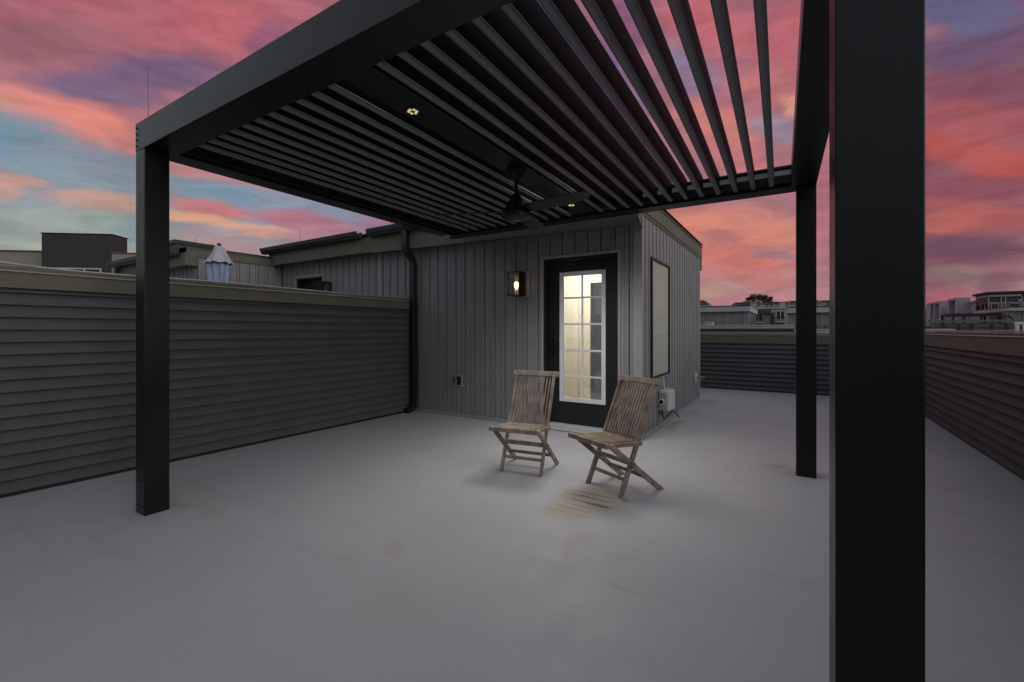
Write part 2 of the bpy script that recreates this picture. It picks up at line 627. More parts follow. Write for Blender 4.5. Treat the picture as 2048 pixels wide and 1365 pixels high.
rope('lightning_cable', 'thin pale metal cable lying along the top of the left parapet cap',
     [(XL - .06, -2, 1.82), (XL - .06, .2, 1.835), (XL - .10, .7, 1.845), (XL - .14, 1.1, 1.82), (XL - .1, 1.5, 1.815), (XL - .08, 2.4, 1.822), (XL - .1, 3.2, 1.82), (XL - .16, 4.0, 1.815), (XL - .12, 5.0, 1.815)], .012, M['cable'])
rope('lightning_cable', 'thin pale metal cable lying along the top of the right parapet cap',
     [(XR + .1, 3.0, 1.30), (XR + .12, 5.5, 1.292), (XR + .10, 6.3, 1.296), (XR + .14, 7.5, 1.288), (XR + .12, 9.0, 1.29), (XR + .12, 10.5, 1.288)], .008, M['cable'])
rope('lightning_cable', 'thin pale metal cable lying along the top of the far parapet cap',
     [(-2.2, YB + .1, 1.245), (-.5, YB + .12, 1.247), (.2, YB + .1, 1.246), (1.6, YB + .12, 1.247)], .007, M['cable'])

# ------------------------------------------------------------------ stairwell with the door
YF, XC, XW = 5.25, -1.51, -5.94       # front face, right corner, left end against the next unit
YE = 9.08                              # far end of the right side wall


def zs(x):                             # underside of the front soffit, very slightly out of level
    return 2.607 - .062 * (x + 5.3) / 3.8


sw = thing('rooftop_stairwell', 'grey board-sided stairwell housing with the black glazed door, standing on the deck', 'stairwell housing', (-3.7, YF, 0))
DX0, DX1, DZ1 = -2.82, -1.79, 2.245
b = board_siding(MB(), 'x', YF, -1, XW, XC, .0, lambda u: zs(u) + .01, [(DX0 - .03, DX1 + .03, -1, DZ1 + .03)], phase=-5.203)
b.build('front_wall', M['siding'], sw, smooth=True, angle=20)
WY0, WY1, WZ0, WZ1 = 5.62, 6.575, .69, 2.22
b = board_siding(MB(), 'y', XC, 1, YF, YE, .0, 2.72, [(WY0, WY1, WZ0, WZ1)], phase=5.25, pitch=.1775)
b.build('side_wall', M['siding'], sw, smooth=True, angle=20)
b = MB().box(XW, XC, YE - .02, YE, 0, 2.9).box(XW, XW + .02, YF + .02, YE - .02, 0, 2.9)
b.build('back_wall', M['siding'], sw)
b = MB().box(XC - .09, XC + .014, YF - .014, YF - .0, 0, 2.56).box(XC + .0, XC + .014, YF, YF + .075, 0, 2.70)
b.build('corner_trim', M['trim'], sw, bevel=.003)
b = MB().box(XC + .002, XC + .016, YE - .07, YE + .014, 0, 2.70)
b.build('corner_trim', M['trim'], sw, bevel=.003)
b = MB().box(XW, XL - .01, YF - .02, YF - .0, .0, .04).box(XL + .03, DX0 - .05, YF - .022, YF + .0, .002, .045).box(DX1 + .05, XC - .1, YF - .022, YF, .002, .045)
b.box(XC, XC + .024, YF + .08, YE - .08, .002, .05)
b.build('base_trim', M['trim'], sw, bevel=.003)
# fascia, soffit, roof
b = MB()
xs = [XW - .02, -5.3, -4, -2.8, XC]
for xa, xb in zip(xs, xs[1:]):
    for ya, yb in ((5.045, 5.07),):
        b.add([(xa, ya, zs(xa) - .02), (xb, ya, zs(xb) - .02), (xb, yb, zs(xb) - .02), (xa, yb, zs(xa) - .02),
               (xa, ya, 2.88), (xb, ya, 2.88), (xb, yb, 2.88), (xa, yb, 2.88)],
              [(0, 3, 2, 1), (4, 5, 6, 7), (0, 1, 5, 4), (2, 3, 7, 6)])
b.build('fascia', M['beige'], sw)
b = MB()
for xa, xb in zip(xs, xs[1:]):
    b.add([(xa, 5.07, zs(xa) - .004), (xb, 5.07, zs(xb) - .004), (xb, YF, zs(xb) - .004), (xa, YF, zs(xa) - .004)], [(0, 1, 2, 3)])
x = -5.8
while x < XC - .12:                     # vented panel ribs
    b.box(x, x + .008, 5.075, YF - .015, zs(x) - .012, zs(x) - .005)
    x += .1
b.build('soffit', M['beige'], sw)
b = MB().box(XC + .002, XC + .03, 5.02, YE + .12, 2.705, 2.882).box(XC + .002, XC + .042, 5.02, YE + .13, 2.884, 2.905)
b.box(XC + .002, XC + .02, 5.08, YE + .06, 2.668, 2.703)
b.box(XC - .06, XC + .03, YE + .002, YE + .12, 2.45, 2.703)
b.build('rake_fascia', M['beige'], sw, bevel=.002)
b = MB().sweep([(5.03, 2.705), (5.03, 2.60), (5.20, 2.50), (5.235, 2.50), (5.235, 2.70)], 'x', XC - .05, XC + .026)
b.build('eave_return', M['beige'], sw, bevel=.002)
b = MB().box(XW - .01, XC, 5.071, YE + .1, 2.90, 2.93).box(XW - .01, XC + .05, 5.0, YE + .13, 2.931, 2.944)
b.build('roof', M['darkmetal'], sw)
# gutter (open trough) and black downspout
b = MB()
gp = [(5.043, 2.965), (5.04, 2.85), (4.955, 2.85), (4.93, 2.90), (4.915, 2.90), (4.91, 2.965), (4.93, 2.965), (4.935, 2.91), (4.965, 2.86), (5.03, 2.86), (5.036, 2.965)]
b.sweep(gp, 'x', XW - .02, XC - .02)
b.build('gutter', M['darkmetal'], sw, bevel=.002)
b = MB().box(XW - .015, -3.9, 4.912, 4.93, 2.966, 2.975)
b.build('gutter_lip', M['beige_edge'], sw)


def spout(b, pts, wx, wy):
    """rectangular downspout: mitred profile along pts in a y-z plane"""
    ring = []
    pts = [Vector(p) for p in pts]
    for i, p in enumerate(pts):
        d0 = (p - pts[i - 1]).normalized() if i else (pts[1] - p).normalized()
        d1 = (pts[i + 1] - p).normalized() if i < len(pts) - 1 else d0
        t = (d0 + d1).normalized()
        n = Vector((0, -t.z, t.y))
        if n.length < .01:
            n = Vector((0, 1, 0))
        n.normalize()
        k = 1 / max(.4, n.dot(Vector((0, -d0.z, d0.y)).normalized()))
        ring.append([p + Vector((sx * wx / 2, 0, 0)) + n * (sy * wy / 2 * k) for sx, sy in ((-1, -1), (1, -1), (1, 1), (-1, 1))])
    vs = [v for r in ring for v in r]
    fs = [(0, 1, 2, 3)]
    for i in range(len(ring) - 1):
        for k in range(4):
            fs.append((i * 4 + k, i * 4 + (k + 1) % 4, i * 4 + 4 + (k + 1) % 4, i * 4 + 4 + k))
    m = (len(ring) - 1) * 4
    fs.append((m, m + 1, m + 2, m + 3))
    b.add(vs, fs)
    return b


b = spout(MB(), [(-5.115, 4.975, 2.86), (-5.115, 4.975, 2.62), (-5.115, 5.0, 2.55), (-5.115, 5.13, 2.42), (-5.115, 5.15, 2.36), (-5.115, 5.15, .12), (-5.115, 5.10, .055), (-5.115, 4.99, .03)], .10, .075)
b.build('downspout', M['darkmetal'], sw, bevel=.006)
# doorway
b = MB().box(DX0 - .03, DX0, YF - .018, YF + .01, 0.07, DZ1 + .03).box(DX1, DX1 + .03, YF - .018, YF + .01, 0.07, DZ1 + .03).box(DX0, DX1, YF - .018, YF + .01, DZ1, DZ1 + .03)
b.build('door_trim', M['trim'], sw, bevel=.002)
b = MB().box(DX0 - .028, DX0 + .022, YF + .011, YF + .18, .06, DZ1 - .001).box(DX1 - .022, DX1 + .028, YF + .011, YF + .18, .06, DZ1 - .001).box(DX0 + .022, DX1 - .022, YF + .011, YF + .18, DZ1 - .03, DZ1 - .001)
b.box(DX0 + .0225, DX1 - .0225, YF + .168, YF + .18, DZ1 - .06, DZ1 - .0305).box(DX0 + .0225, DX0 + .045, YF + .168, YF + .18, .06, DZ1 - .0605).box(DX1 - .045, DX1 - .0225, YF + .168, YF + .18, .06, DZ1 - .0605)
b.build('door_frame', M['dooblack'], sw, bevel=.002)
b = MB().box(DX0 - .07, DX1 + .07, YF - .075, YF + .01, .0, .032).box(DX0 + .0, DX1 - .0, YF - .05, YF + .18, .0325, .06).box(DX0, DX1, YF - .085, YF - .0755, .012, .024)
b.build('threshold', M['alu'], sw, bevel=.003)
YD = YF + .12
LX0, LX1, LZ0, LZ1 = -2.63, -1.995, .36, 2.066
b = MB().box(DX0 + .028, LX0, YD, YD + .045, .066, DZ1 - .034).box(LX1, DX1 - .028, YD, YD + .045, .066, DZ1 - .034).box(LX0, LX1, YD, YD + .045, .066, LZ0).box(LX0, LX1, YD, YD + .045, LZ1, DZ1 - .034)
door = b.build('door', M['dooblack'], sw)
fw = .052
b = MB()
for yy0, yy1 in ((YD - .014, YD + .0),):
    b.box(LX0 - .004, LX0 + fw, yy0, yy1 + .02, LZ0 - .004, LZ1 + .004).box(LX1 - fw, LX1 + .004, yy0, yy1 + .02, LZ0 - .004, LZ1 + .004)
    b.box(LX0 + fw, LX1 - fw, yy0, yy1 + .02, LZ0 - .004, LZ0 + fw).box(LX0 + fw, LX1 - fw, yy0, yy1 + .02, LZ1 - fw, LZ1 + .004)
b.build('glazing_frame', M['white'], door, bevel=.006)
b = MB()
gx = (LX0 + LX1) / 2
b.box(gx - .011, gx + .011, YD - .002, YD + .012, LZ0 + fw, LZ1 - fw)
for zz in (.695, 1.034, 1.38, 1.726):
    b.box(LX0 + fw, gx - .0112, YD - .001, YD + .012, zz - .012, zz + .012).box(gx + .0112, LX1 - fw, YD - .001, YD + .012, zz - .012, zz + .012)
b.build('glazing_grid', M['white'], door, bevel=.003)
b = MB().box(LX0 + .01, LX1 - .01, YD + .02, YD + .026, LZ0 + .01, LZ1 - .01)
b.build('glass_pane', M['glass'], door)
hx = DX0 + .09
b = MB().box(hx - .022, hx + .022, YD - .008, YD - .0005, .98, 1.20).lathe([(.008, -.05), (.008, -.008)], (hx, YD, 1.06), 10, 'y').bar((hx, YD - .05, 1.06), (hx + .11, YD - .05, 1.06), .014, .018)
b.lathe([(.026, -.016), (.026, -.0005)], (hx, YD, 1.30), 16, 'y')
b.build('door_handle', M['black'], door, bevel=.002)
# window in the side wall
win = MB().box(XC - .03, XC + .03, WY0, WY0 + .042, WZ0, WZ1).box(XC - .03, XC + .03, WY1 - .02, WY1, WZ0, WZ1).box(XC - .03, XC + .03, WY0 + .042, WY1 - .02, WZ0, WZ0 + .02).box(XC - .03, XC + .03, WY0 + .042, WY1 - .02, WZ1 - .03, WZ1).build('window', M['darkmetal'], sw, bevel=.003)
MB().box(XC + .016, XC + .020, WY0 + .04, WY1 - .018, WZ0 + .018, WZ1 - .028).build('pane', M['winglass'], win)
MB().box(XC + .002, XC + .006, WY0 + .036, WY1 - .016, WZ0 + .016, WZ1 - .026).build('roller_shade', M['shade'], win)
# landing behind the door
b = MB().box(-3.7, -3.68, YF + .19, 7.0, .05, 2.46).box(-3.68, -2.93, 7.0, 7.05, .05, 2.46).box(-1.86, -1.62, 7.0, 7.05, .05, 2.46).box(-2.93, -1.86, 7.0, 7.05, 2.12, 2.46)
b.box(-1.62, -1.6, YF + .19, 7.05, .05, 2.46).box(-3.7, DX0 - .03, YF + .165, YF + .185, .05, 2.46).box(DX1 + .03, -1.6, YF + .165, YF + .185, .05, 2.46).box(DX0 - .03, DX1 + .03, YF + .183, YF + .2, DZ1 - .03, 2.46).box(-3.68, -1.62, YF + .186, 7.05, 2.46, 2.48)
b.build('landing_wall', M['cream'], sw)
b = MB().box(-2.955, -2.86, 6.975, 6.998, .05, 2.18).box(-1.93, -1.84, 6.975, 6.998, .05, 2.18).box(-2.86, -1.93, 6.975, 6.998, 2.09, 2.18).box(-3.16, -3.08, 6.975, 6.9985, .161, 2.46).box(-3.679, -3.161, 6.985, 6.999, .05, .16).box(-3.079, -2.956, 6.985, 6.999, .05, .16)
b.build('door_casing', M['casing'], sw, bevel=.006)
b = MB().box(-3.6, -1.62, 8.9, 8.95, -.6, 2.46).box(-3.6, -3.55, 7.06, 8.9, -.6, 2.46).box(-1.67, -1.62, 7.06, 8.9, -.6, 2.46).box(-3.6, -1.62, 7.06, 8.95, 2.461, 2.48)
b.build('stair_enclosure', M['hall_reflection'], sw)
b = MB().box(-3.68, -1.62, YF + .19, 7.0, .02, .05)
for i in range(5):
    b.box(-3.54, -1.68, 7.06 + .26 * i, 7.06 + .26 * (i + 1), -.6, .03 - .18 * (i + .5) if i < 3 else -.58)
b.build('landing_floor', M['oak'], sw)
b = MB().lathe([(.02, .0), (.14, -.01), (.15, -.05), (.10, -.09), (.01, -.1)], (-3.1, 6.1, 2.459), 24)
b.build('ceiling_lamp', M['bulb'], sw, smooth=True)

# ------------------------------------------------------------------ wall lanterns


def lantern(label, cx, yw, zc, lit):
    """box lantern with clear glass, cylinder chimney and a filament bulb; back plate on the wall at yw"""
    t = thing('wall_lantern', label, 'wall lantern', (cx, yw, zc))
    w, d, h = .192, .17, .33
    x0, x1 = cx - w / 2, cx + w / 2
    yf, yk = yw - .03 - d, yw - .03
    z0, z1 = zc - h / 2, zc + h / 2
    MB().box(cx - .05, cx + .142, yw - .024, yw - .006, z0 - .02, z1 + .01).build('mounting_block', M['trim'], t, bevel=.003)
    MB().box(cx - .02, cx + .075, yk, yw - .0245, z0 + .02, z1 - .02).build('back_plate', M['black'], t, bevel=.002)
    b = MB()
    q = .012
    for xx in (x0, x1 - q):
        for yy in (yf, yk - q):
            b.box(xx, xx + q, yy, yy + q, z0 + .012, z1 - .014)
    b.box(x0 - .004, x1 + .004, yf - .004, yk, z1 - .014, z1)
    b.box(x0 + .014, x1 - .014, yf + .014, yk - .014, z1 - .055, z1 - .0145)
    b.box(x0 - .002, x1 + .002, yf - .002, yk, z0, z0 + .012)
    b.build('cage', M['black'], t, bevel=.0015)
    b = MB().box(x0 + q, x1 - q, yf + .004, yf + .007, z0 + .012, z1 - .0145).box(x1 - .007, x1 - .004, yf + q, yk - q, z0 + .012, z1 - .0145).box(x0 + .004, x0 + .007, yf + q, yk - q, z0 + .012, z1 - .0145)
    b.build('glass', M['lampglass'], t)
    yc = (yf + yk) / 2
    b = MB().tube([(cx, yc, z0 + .045), (cx, yc, z1 - .06)], .045, 20, cap=False)
    b.build('chimney', M['lampglass'], t, smooth=True)
    MB().lathe([(.018, .0), (.02, .03), (.014, .032), (.014, .075)], (cx, yc, z0 + .012), 14).build('lamp_holder', M['casing'], t, smooth=True)
    b = MB().lathe([(.010, .0), (.013, .015), (.024, .04), (.031, .065), (.028, .088), (.016, .104), (.003, .108)], (cx, yc, z0 + .088), 20)
    b.build('bulb', M['bulb'] if lit else M['plastic'], t, smooth=True)
    return (cx, yc, z0 + .15)


lamp_at = lantern('black box lantern with a glowing filament bulb on the wall left of the glazed door', -3.172, YF, 1.927, True)


# ------------------------------------------------------------------ taps and power box
t = thing('garden_tap', 'recessed tap box with a red-handled valve low on the front wall left of the chairs', 'tap', (-4.25, YF, .535))
MB().box(-4.32, -4.185, YF - .024, YF - .012, .605, .625).box(-4.32, -4.185, YF - .024, YF - .012, .455, .475).box(-4.32, -4.30, YF - .024, YF - .012, .475, .605).box(-4.205, -4.185, YF - .024, YF - .012, .475, .605).build('box_frame', M['trim'], t, bevel=.002)
MB().box(-4.30, -4.205, YF - .013, YF - .0105, .475, .605).build('box_back', M['rubber'], t)
MB().lathe([(.013, -.075), (.013, -.02)], (-4.275, YF, .545), 12, 'y').lathe([(.016, -.0), (.012, .05)], (-4.275, YF - .06, .50), 12).build('valve', M['brass'], t, smooth=True)
MB().lathe([(.006, -.1), (.028, -.095), (.028, -.085), (.008, -.075)], (-4.285, YF, .555), 14, 'y').build('handle', M['redhandle'], t, smooth=True)
t = thing('garden_tap', 'brass tap on a pale wall plate at the far end of the stairwell side wall', 'tap', (XC, 8.6, .44))
MB().box(XC + .012, XC + .03, 8.52, 8.68, .365, .52).build('wall_plate', M['plastic'], t, bevel=.003)
MB().lathe([(.024, .03), (.018, .05), (.016, .13), (.022, .135), (.02, .16)], (XC, 8.6, .45), 12, 'x').lathe([(.013, -.06), (.016, .0)], (XC + .12, 8.6, .45), 12).build('valve', M['brass'], t, smooth=True)
MB().lathe([(.006, .0), (.03, .004), (.03, .014), (.006, .02)], (XC + .155, 8.6, .45), 12, 'x').build('handle', M['brass'], t, smooth=True)

PX0, PX1, PY0, PY1, PZ0, PZ1 = XC + .013, XC + .165, 5.99, 6.29, .245, .505
t = thing('power_inlet_box', 'grey power inlet box with a round socket low on the side wall', 'power box', (XC, 6.14, .245))
b = MB().sweep([(PX0, PY0), (PX1 - .03, PY0), (PX1 - .008, PY0 + .012), (PX1, PY0 + .04), (PX1, PY1 - .04), (PX1 - .03, PY1), (PX0, PY1)], 'z', PZ0, PZ1)
b.build('housing', M['plastic'], t, bevel=.012, seg=3)
MB().box(PX0 + .02, PX1 - .05, PY0 - .006, PY0 - .0005, PZ0 + .02, PZ1 - .03).build('face_panel', M['plasticdark'], t, bevel=.003)
MB().lathe([(.034, -.022), (.042, -.016), (.042, -.0065), (.026, -.006), (.026, -.022)], (PX0 + .04, PY0, .36), 24, 'y').build('socket_ring', M['plastic'], t, smooth=True)
MB().lathe([(.025, -.021), (.025, -.009)], (PX0 + .04, PY0, .36), 20, 'y').build('socket', M['rubber'], t)
MB().lathe([(.014, 0), (.014, .03), (.02, .031), (.02, .045)], (XC + .05, 6.13, PZ1), 12).tube([(XC + .05, 6.13, PZ1 + .04), (XC + .045, 6.13, .6), (XC + .03, 6.15, .68)], .011, 8).build('conduit', M['plastic'], t, smooth=True)
rope('power_lead', 'short black lead with a moulded plug hanging below the grey power inlet box',
     [(PX0 + .04, 6.02, .26), (PX0 + .05, 5.98, .20), (PX0 + .08, 5.97, .14), (PX0 + .12, 6.02, .19), (PX0 + .15, 6.12, .235), (PX0 + .17, 6.2, .20), (PX0 + .20, 6.27, .13)], .009, M['rubber'], .002, 8)
rope('power_lead', 'thin grey lead curling down the side wall below the power inlet box',
     [(PX0 + .03, 6.1, .245), (PX0 + .035, 6.0, .17), (PX0 + .02, 5.93, .12), (PX0 + .015, 5.95, .04)], .004, M['plasticdark'], .002, 6)

# ================================================================== PERGOLA (its own frame: x along the near beam, y away)
PO = Vector((-3.975, 1.252, 0))
pg = thing('pergola', 'black metal louvred pergola on square posts spanning the deck in front of the stairwell', 'pergola', PO, local=True)
pg.rotation_euler = (0, 0, R(.4))
W, D, Z0, Z1 = 4.217, 3.585, 2.575, 2.775
BW = .19
SHEAR = .012                          # the far end was set out a hand's breadth to the left


def post(x0, y0, bolts, w=.15):
    o = MB().box(x0, x0 + w, y0, y0 + .15, 0.0, Z0).build('post', M['black'], pg, bevel=.004)
    for z in bolts:
        for k in range(3):
            b = MB().lathe([(.0035, -.006), (.0065, -.005), (.0065, -.0003)], (x0 + .03 + .043 * k, y0, z), 10, 'y')
            b.build('bolt', M['rubber'], o)


post(0, 0, (.06, .24))
post(W - .158, 0, (.06, .24), .158)
post(W - .15, D - .155, (.06, .24))
nb = MB().box(0, W, -.001, BW, Z0 + .001, Z1).build('beam', M['black'], pg, bevel=.004)
for k in range(4):
    MB().lathe([(.004, -.007), (.007, -.0065), (.007, -.0013)], (.022, 0, Z0 + .035 + .043 * k), 10, 'y').build('bolt', M['rubber'], nb)
MB().box(0, W, D - BW, D, Z0 + .001, Z1).build('beam', M['black'], pg, bevel=.004)
MB().box(0, BW, BW + .001, D - BW - .001, Z0 + .001, Z1).build('beam', M['black'], pg, bevel=.004)
MB().box(W - BW, W, BW + .001, D - BW - .001, Z0 + .001, Z1).build('beam', M['black'], pg, bevel=.004)
# inner gutter ledges
b = MB().box(BW + .001, W - BW - .001, BW + .001, BW + .02, Z0 + .055, Z0 + .07).box(BW + .001, W - BW - .001, D - BW - .06, D - BW - .001, Z0 + .03, Z0 + .10)
b.box(BW + .001, BW + .06, BW + .021, D - BW - .061, Z0 + .02, Z0 + .09)
b.build('gutter_ledge', M['black'], pg, bevel=.003)
MB().box(2.6, W - BW - .002, D - BW - .008, D - BW - .0012, Z0 + .115, Z0 + .160).build('sky_gap_strip', M['white'], pg)  # added white strip, stands for bright sky showing past the far beam
MB().box(2.4, W - BW - .002, D - BW - .03, D - BW - .0012, Z0 + .172, Z0 + .192).build('louvre_rail', M['black'], pg)
# wide cross beam that carries the lamps and the fan
CX0, CX1 = 1.99, 2.21
MB().box(CX0, CX1, BW + .021, D - BW - .061, Z0 + .035, Z1 - .01).build('cross_beam', M['black'], pg, bevel=.004)
# louvres: rounded toe, thin web, drip hook along the top
LZ = Z0 + .022


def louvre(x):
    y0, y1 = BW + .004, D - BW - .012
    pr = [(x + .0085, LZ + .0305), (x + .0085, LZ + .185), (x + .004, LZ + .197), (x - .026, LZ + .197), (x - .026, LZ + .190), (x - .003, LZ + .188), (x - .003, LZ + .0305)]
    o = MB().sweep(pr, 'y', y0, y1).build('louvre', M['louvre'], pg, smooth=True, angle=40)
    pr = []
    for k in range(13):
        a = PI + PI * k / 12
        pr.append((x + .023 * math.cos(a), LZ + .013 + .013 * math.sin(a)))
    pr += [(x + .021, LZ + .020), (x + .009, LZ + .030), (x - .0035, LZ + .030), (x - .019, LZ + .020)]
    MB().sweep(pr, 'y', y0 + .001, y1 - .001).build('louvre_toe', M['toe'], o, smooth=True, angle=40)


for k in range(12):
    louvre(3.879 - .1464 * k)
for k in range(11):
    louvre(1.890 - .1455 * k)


def downlight(x, y):
    z = Z0 + .0345
    o = MB().lathe([(.030, -.001), (.042, -.004), (.044, -.003), (.044, -.0005)], (x, y, z), 28).build('downlight', M['black'], pg, smooth=True)
    b = MB()
    for k in range(6):
        a = PI / 6 + PI / 3 * k
        b.lathe([(.0095, -.0065), (.0095, -.0042)], (x + .024 * math.cos(a), y + .024 * math.sin(a), z), 8)
    b.build('led_lens', M['led'], o)
    return PO + Matrix.Rotation(R(.4), 3, 'Z') @ Vector((x - SHEAR * y, y, z))


D1 = downlight(2.071, .66)
D2 = downlight(2.078, 2.99)
MB().box(.085, .145, D - BW - .10, D - BW - .045, Z0 - .03, Z0 + .0005).build('socket_cover', M['plastic'], pg, bevel=.003)

for o_ in pg.children_recursive:
    for v_ in o_.data.vertices:
        v_.co.x -= SHEAR * v_.co.y
# ------------------------------------------------------------------ ceiling fan under the cross beam
FX, FY = -1.905, 3.08
ft = thing('ceiling_fan', 'black three-bladed ceiling fan hanging from the pergola cross beam', 'ceiling fan', (FX, FY, 2.2))
MB().lathe([(.02, -.085), (.045, -.08), (.07, -.05), (.078, -.02), (.08, .0)], (FX, FY, Z0 + .0345), 28).build('canopy', M['black'], ft, smooth=True)
MB().tube([(FX, FY, 2.36), (FX, FY, 2.53)], .013, 12).build('downrod', M['black'], ft, smooth=True)
MB().lathe([(.018, .21), (.03, .20), (.045, .17), (.075, .12), (.105, .07), (.115, .04), (.112, .028), (.112, .012), (.10, .0), (.055, -.008), (.01, -.01)], (FX, FY, 2.205), 36).build('motor_housing', M['black'], ft, smooth=True)
for ang in (202, 350, 102):
    a = R(ang)
    u = Vector((math.cos(a), math.sin(a), 0))
    v = Vector((-u.y, u.x, 0))
    b = MB()
    st = [(.09, .045), (.16, .06), (.25, .068), (.40, .066), (.55, .06), (.64, .052), (.68, .036), (.695, .012)]
    vs = []
    for r, w in st:
        for s_ in (-1, -.3, .4, 1):
            for dz in (-.003, .003):
                vs.append(Vector((FX, FY, 2.272)) + u * r + v * (w * s_) + Vector((0, 0, dz - .22 * w * s_ - .02 * s_ * s_ * w)))
    fs = []
    for i in range(len(st) - 1):
        for j in range(3):
            o0, o1 = i * 8 + j * 2, (i + 1) * 8 + j * 2
            fs += [(o0, o0 + 2, o1 + 2, o1), (o0 + 1, o1 + 1, o1 + 3, o0 + 3)]
        for j in (0, 3):
            o0, o1 = i * 8 + j * 2, (i + 1) * 8 + j * 2
            fs.append((o0, o1, o1 + 1, o0 + 1))
    for i in (0, len(st) - 1):
        for j in range(3):
            o0 = i * 8 + j * 2
            fs.append((o0, o0 + 1, o0 + 3, o0 + 2))
    b.add(vs, fs)
    b.build('blade', M['black'], ft, smooth=True)


# ================================================================== FOLDING CHAIRS
def chair(name, label, m):
    t = thing(name, label, 'chair', (0, 0, 0), 'folding chairs in front of the door', local=True)

    def sty(z):
        return -.21 + .4545 * z

    def leg(z):
        return .21 - 1.295 * z
    for s in (-1, 1):
        MB().bar((s * .192, sty(0), 0), (s * .192, sty(.865), .865), .023, .042, (0, -1, .45), 'z').build('back_post', m, t, bevel=.004)
        MB().bar((s * .218, leg(0), 0), (s * .218, leg(.43), .43), .023, .042, (0, 1, 1.3), 'z').build('front_leg', m, t, bevel=.004)
    for z, y, w, hh, dd in ((.125, sty(.125), .18, .028, .018), (.262, sty(.25) - .034, .238, .034, .02), (.235, leg(.235) + .036, .205, .03, .02), (.125, leg(.125), .205, .03, .018)):
        MB().box(-w, w, y - dd / 2, y + dd / 2, z - hh / 2, z + hh / 2).build('stretcher', m, t, bevel=.004)
    # seat: front rail, side rails, slats running front to back
    b = MB().box(-.236, .236, -.392, -.358, .405, .445)
    for s in (-1, 1):
        b.bar((s * .197, -.357, .418), (s * .197, .02, .395), .02, .036)
    b.bar((-.186, -.0, .398), (.186, -.0, .398), .026, .02)
    b.build('seat_frame', m, t, bevel=.008, seg=3)
    b = MB()
    for k in range(11):
        x = -.167 + .0334 * k
        b.bar((x, -.357, .437), (x, .012, .414), .018, .013)
    b.build('seat_slats', m, t, bevel=.002)
    # back: slats and a thick top rail
    n = Vector((0, -1, .4545)).normalized()
    d = Vector((0, .4545, 1)).normalized()
    b = MB()
    for k in range(11):
        x = -.158 + .0316 * k
        b.bar((x, sty(.425) - .002, .425), (x, sty(.84) - .002, .84), .0158, .012, n)
    b.build('back_slats', m, t, bevel=.002)
    c = Vector((0, sty(.872), .872))
    b = MB().bar(c - Vector((.238, 0, 0)), c + Vector((.238, 0, 0)), .052, .03, n)
    b.build('top_rail', m, t, bevel=.005)
    MB().bar((-.18, sty(.43) + .012, .43), (.18, sty(.43) + .012, .43), .03, .016, n).build('back_rail', m, t, bevel=.002)
    return t


ch = chair('folding_chair', 'grey-brown wooden folding chair facing the viewer, the left one of the pair', M['teak'])
ch.location = (-2.118, 3.655, 0)
ch.rotation_euler = (0, 0, R(9.0))
c2 = copy_tree(ch)
c2['label'] = 'browner wooden folding chair turned sideways beside the brown floor stain'
c2.location = (-1.205, 3.64, 0)
c2.rotation_euler = (0, 0, R(-27.4))
for o in c2.children:
    o.data = o.data.copy()
    o.data.materials[0] = M['teak2']

# ================================================================== NEIGHBOURING UNITS ON THE LEFT
nbw = thing('rooftop_stairwell', 'neighbouring grey stairwell housing with a dark gutter, just past the left parapet', 'stairwell housing', (-7.4, YF, 0))
NX0, NX1 = -8.93, XW - .035
ND0, ND1, NDZ = -8.44, -7.58, 2.33
b = board_siding(MB(), 'x', YF, -1, NX0, NX1, -.3, 2.64, [(ND0, ND1, -1, NDZ)], phase=-8.93)
b.build('front_wall', M['siding'], nbw, smooth=True, angle=20)
MB().box(NX1 - .05, NX1 + .03, YF - .016, YF + .01, -.3, 2.63).build('corner_trim', M['trim'], nbw, bevel=.003)
MB().box(NX0 - .12, NX1 - .26, 5.025, 5.05, 2.615, 2.87).build('fascia', M['beige'], nbw)
MB().box(NX0 - .12, NX1 - .0, 5.052, YF - .005, 2.622, 2.628).build('soffit', M['beige'], nbw)
MB().box(NX1 - .258, NX1 + .01, 5.045, 5.07, 2.615, 2.87).build('fascia_end', M['beige'], nbw)
b = MB().sweep([(p - .02, q - .005) for p, q in gp], 'x', NX0 - .22, NX1 - .20)
b.build('gutter', M['darkmetal'], nbw, bevel=.002)
MB().box(NX0 - .2, NX1, 5.055, YE, 2.90, 2.94).box(NX0, NX0 + .02, YF + .01, YE, -.3, 2.9).box(NX0, NX1, YE - .02, YE, -.3, 2.9).build('roof', M['darkmetal'], nbw)
b = MB().box(ND0 - .05, ND0, YF - .02, YF + .1, -.3, NDZ + .05).box(ND1, ND1 + .05, YF - .02, YF + .1, -.3, NDZ + .05).box(ND0, ND1, YF - .02, YF + .1, NDZ, NDZ + .05)
b.build('door_trim', M['trim'], nbw, bevel=.003)
dn = MB().box(ND0 + .001, ND1 - .001, YF + .11, YF + .15, -.3, NDZ - .02).box(ND0 + .001, ND0 + .03, YF + .0, YF + .109, -.3, NDZ - .001).box(ND1 - .03, ND1 - .001, YF, YF + .109, -.3, NDZ - .001).box(ND0 + .031, ND1 - .031, YF, YF + .109, NDZ - .03, NDZ - .001).build('door', M['dooblack'], nbw, bevel=.003)
b = MB()
for xx in (ND0 + .2, (ND0 + ND1) / 2 - .012, ND1 - .24):
    b.box(xx, xx + .04, YF + .095, YF + .11, .3, 2.08)
for zz in (.3, .66, 1.0, 1.35, 1.7, 2.04):
    b.box(ND0 + .2, ND1 - .2, YF + .096, YF + .108, zz, zz + .04)
b.build('glazing_frame', M['white'], dn)
MB().box(ND0 + .22, ND1 - .22, YF + .101, YF + .106, .3, 2.06).build('glass_pane', M['darkpane'], dn)
lantern('unlit black box lantern beside the neighbouring door, just above the left parapet', -7.36, YF, 2.04, False)

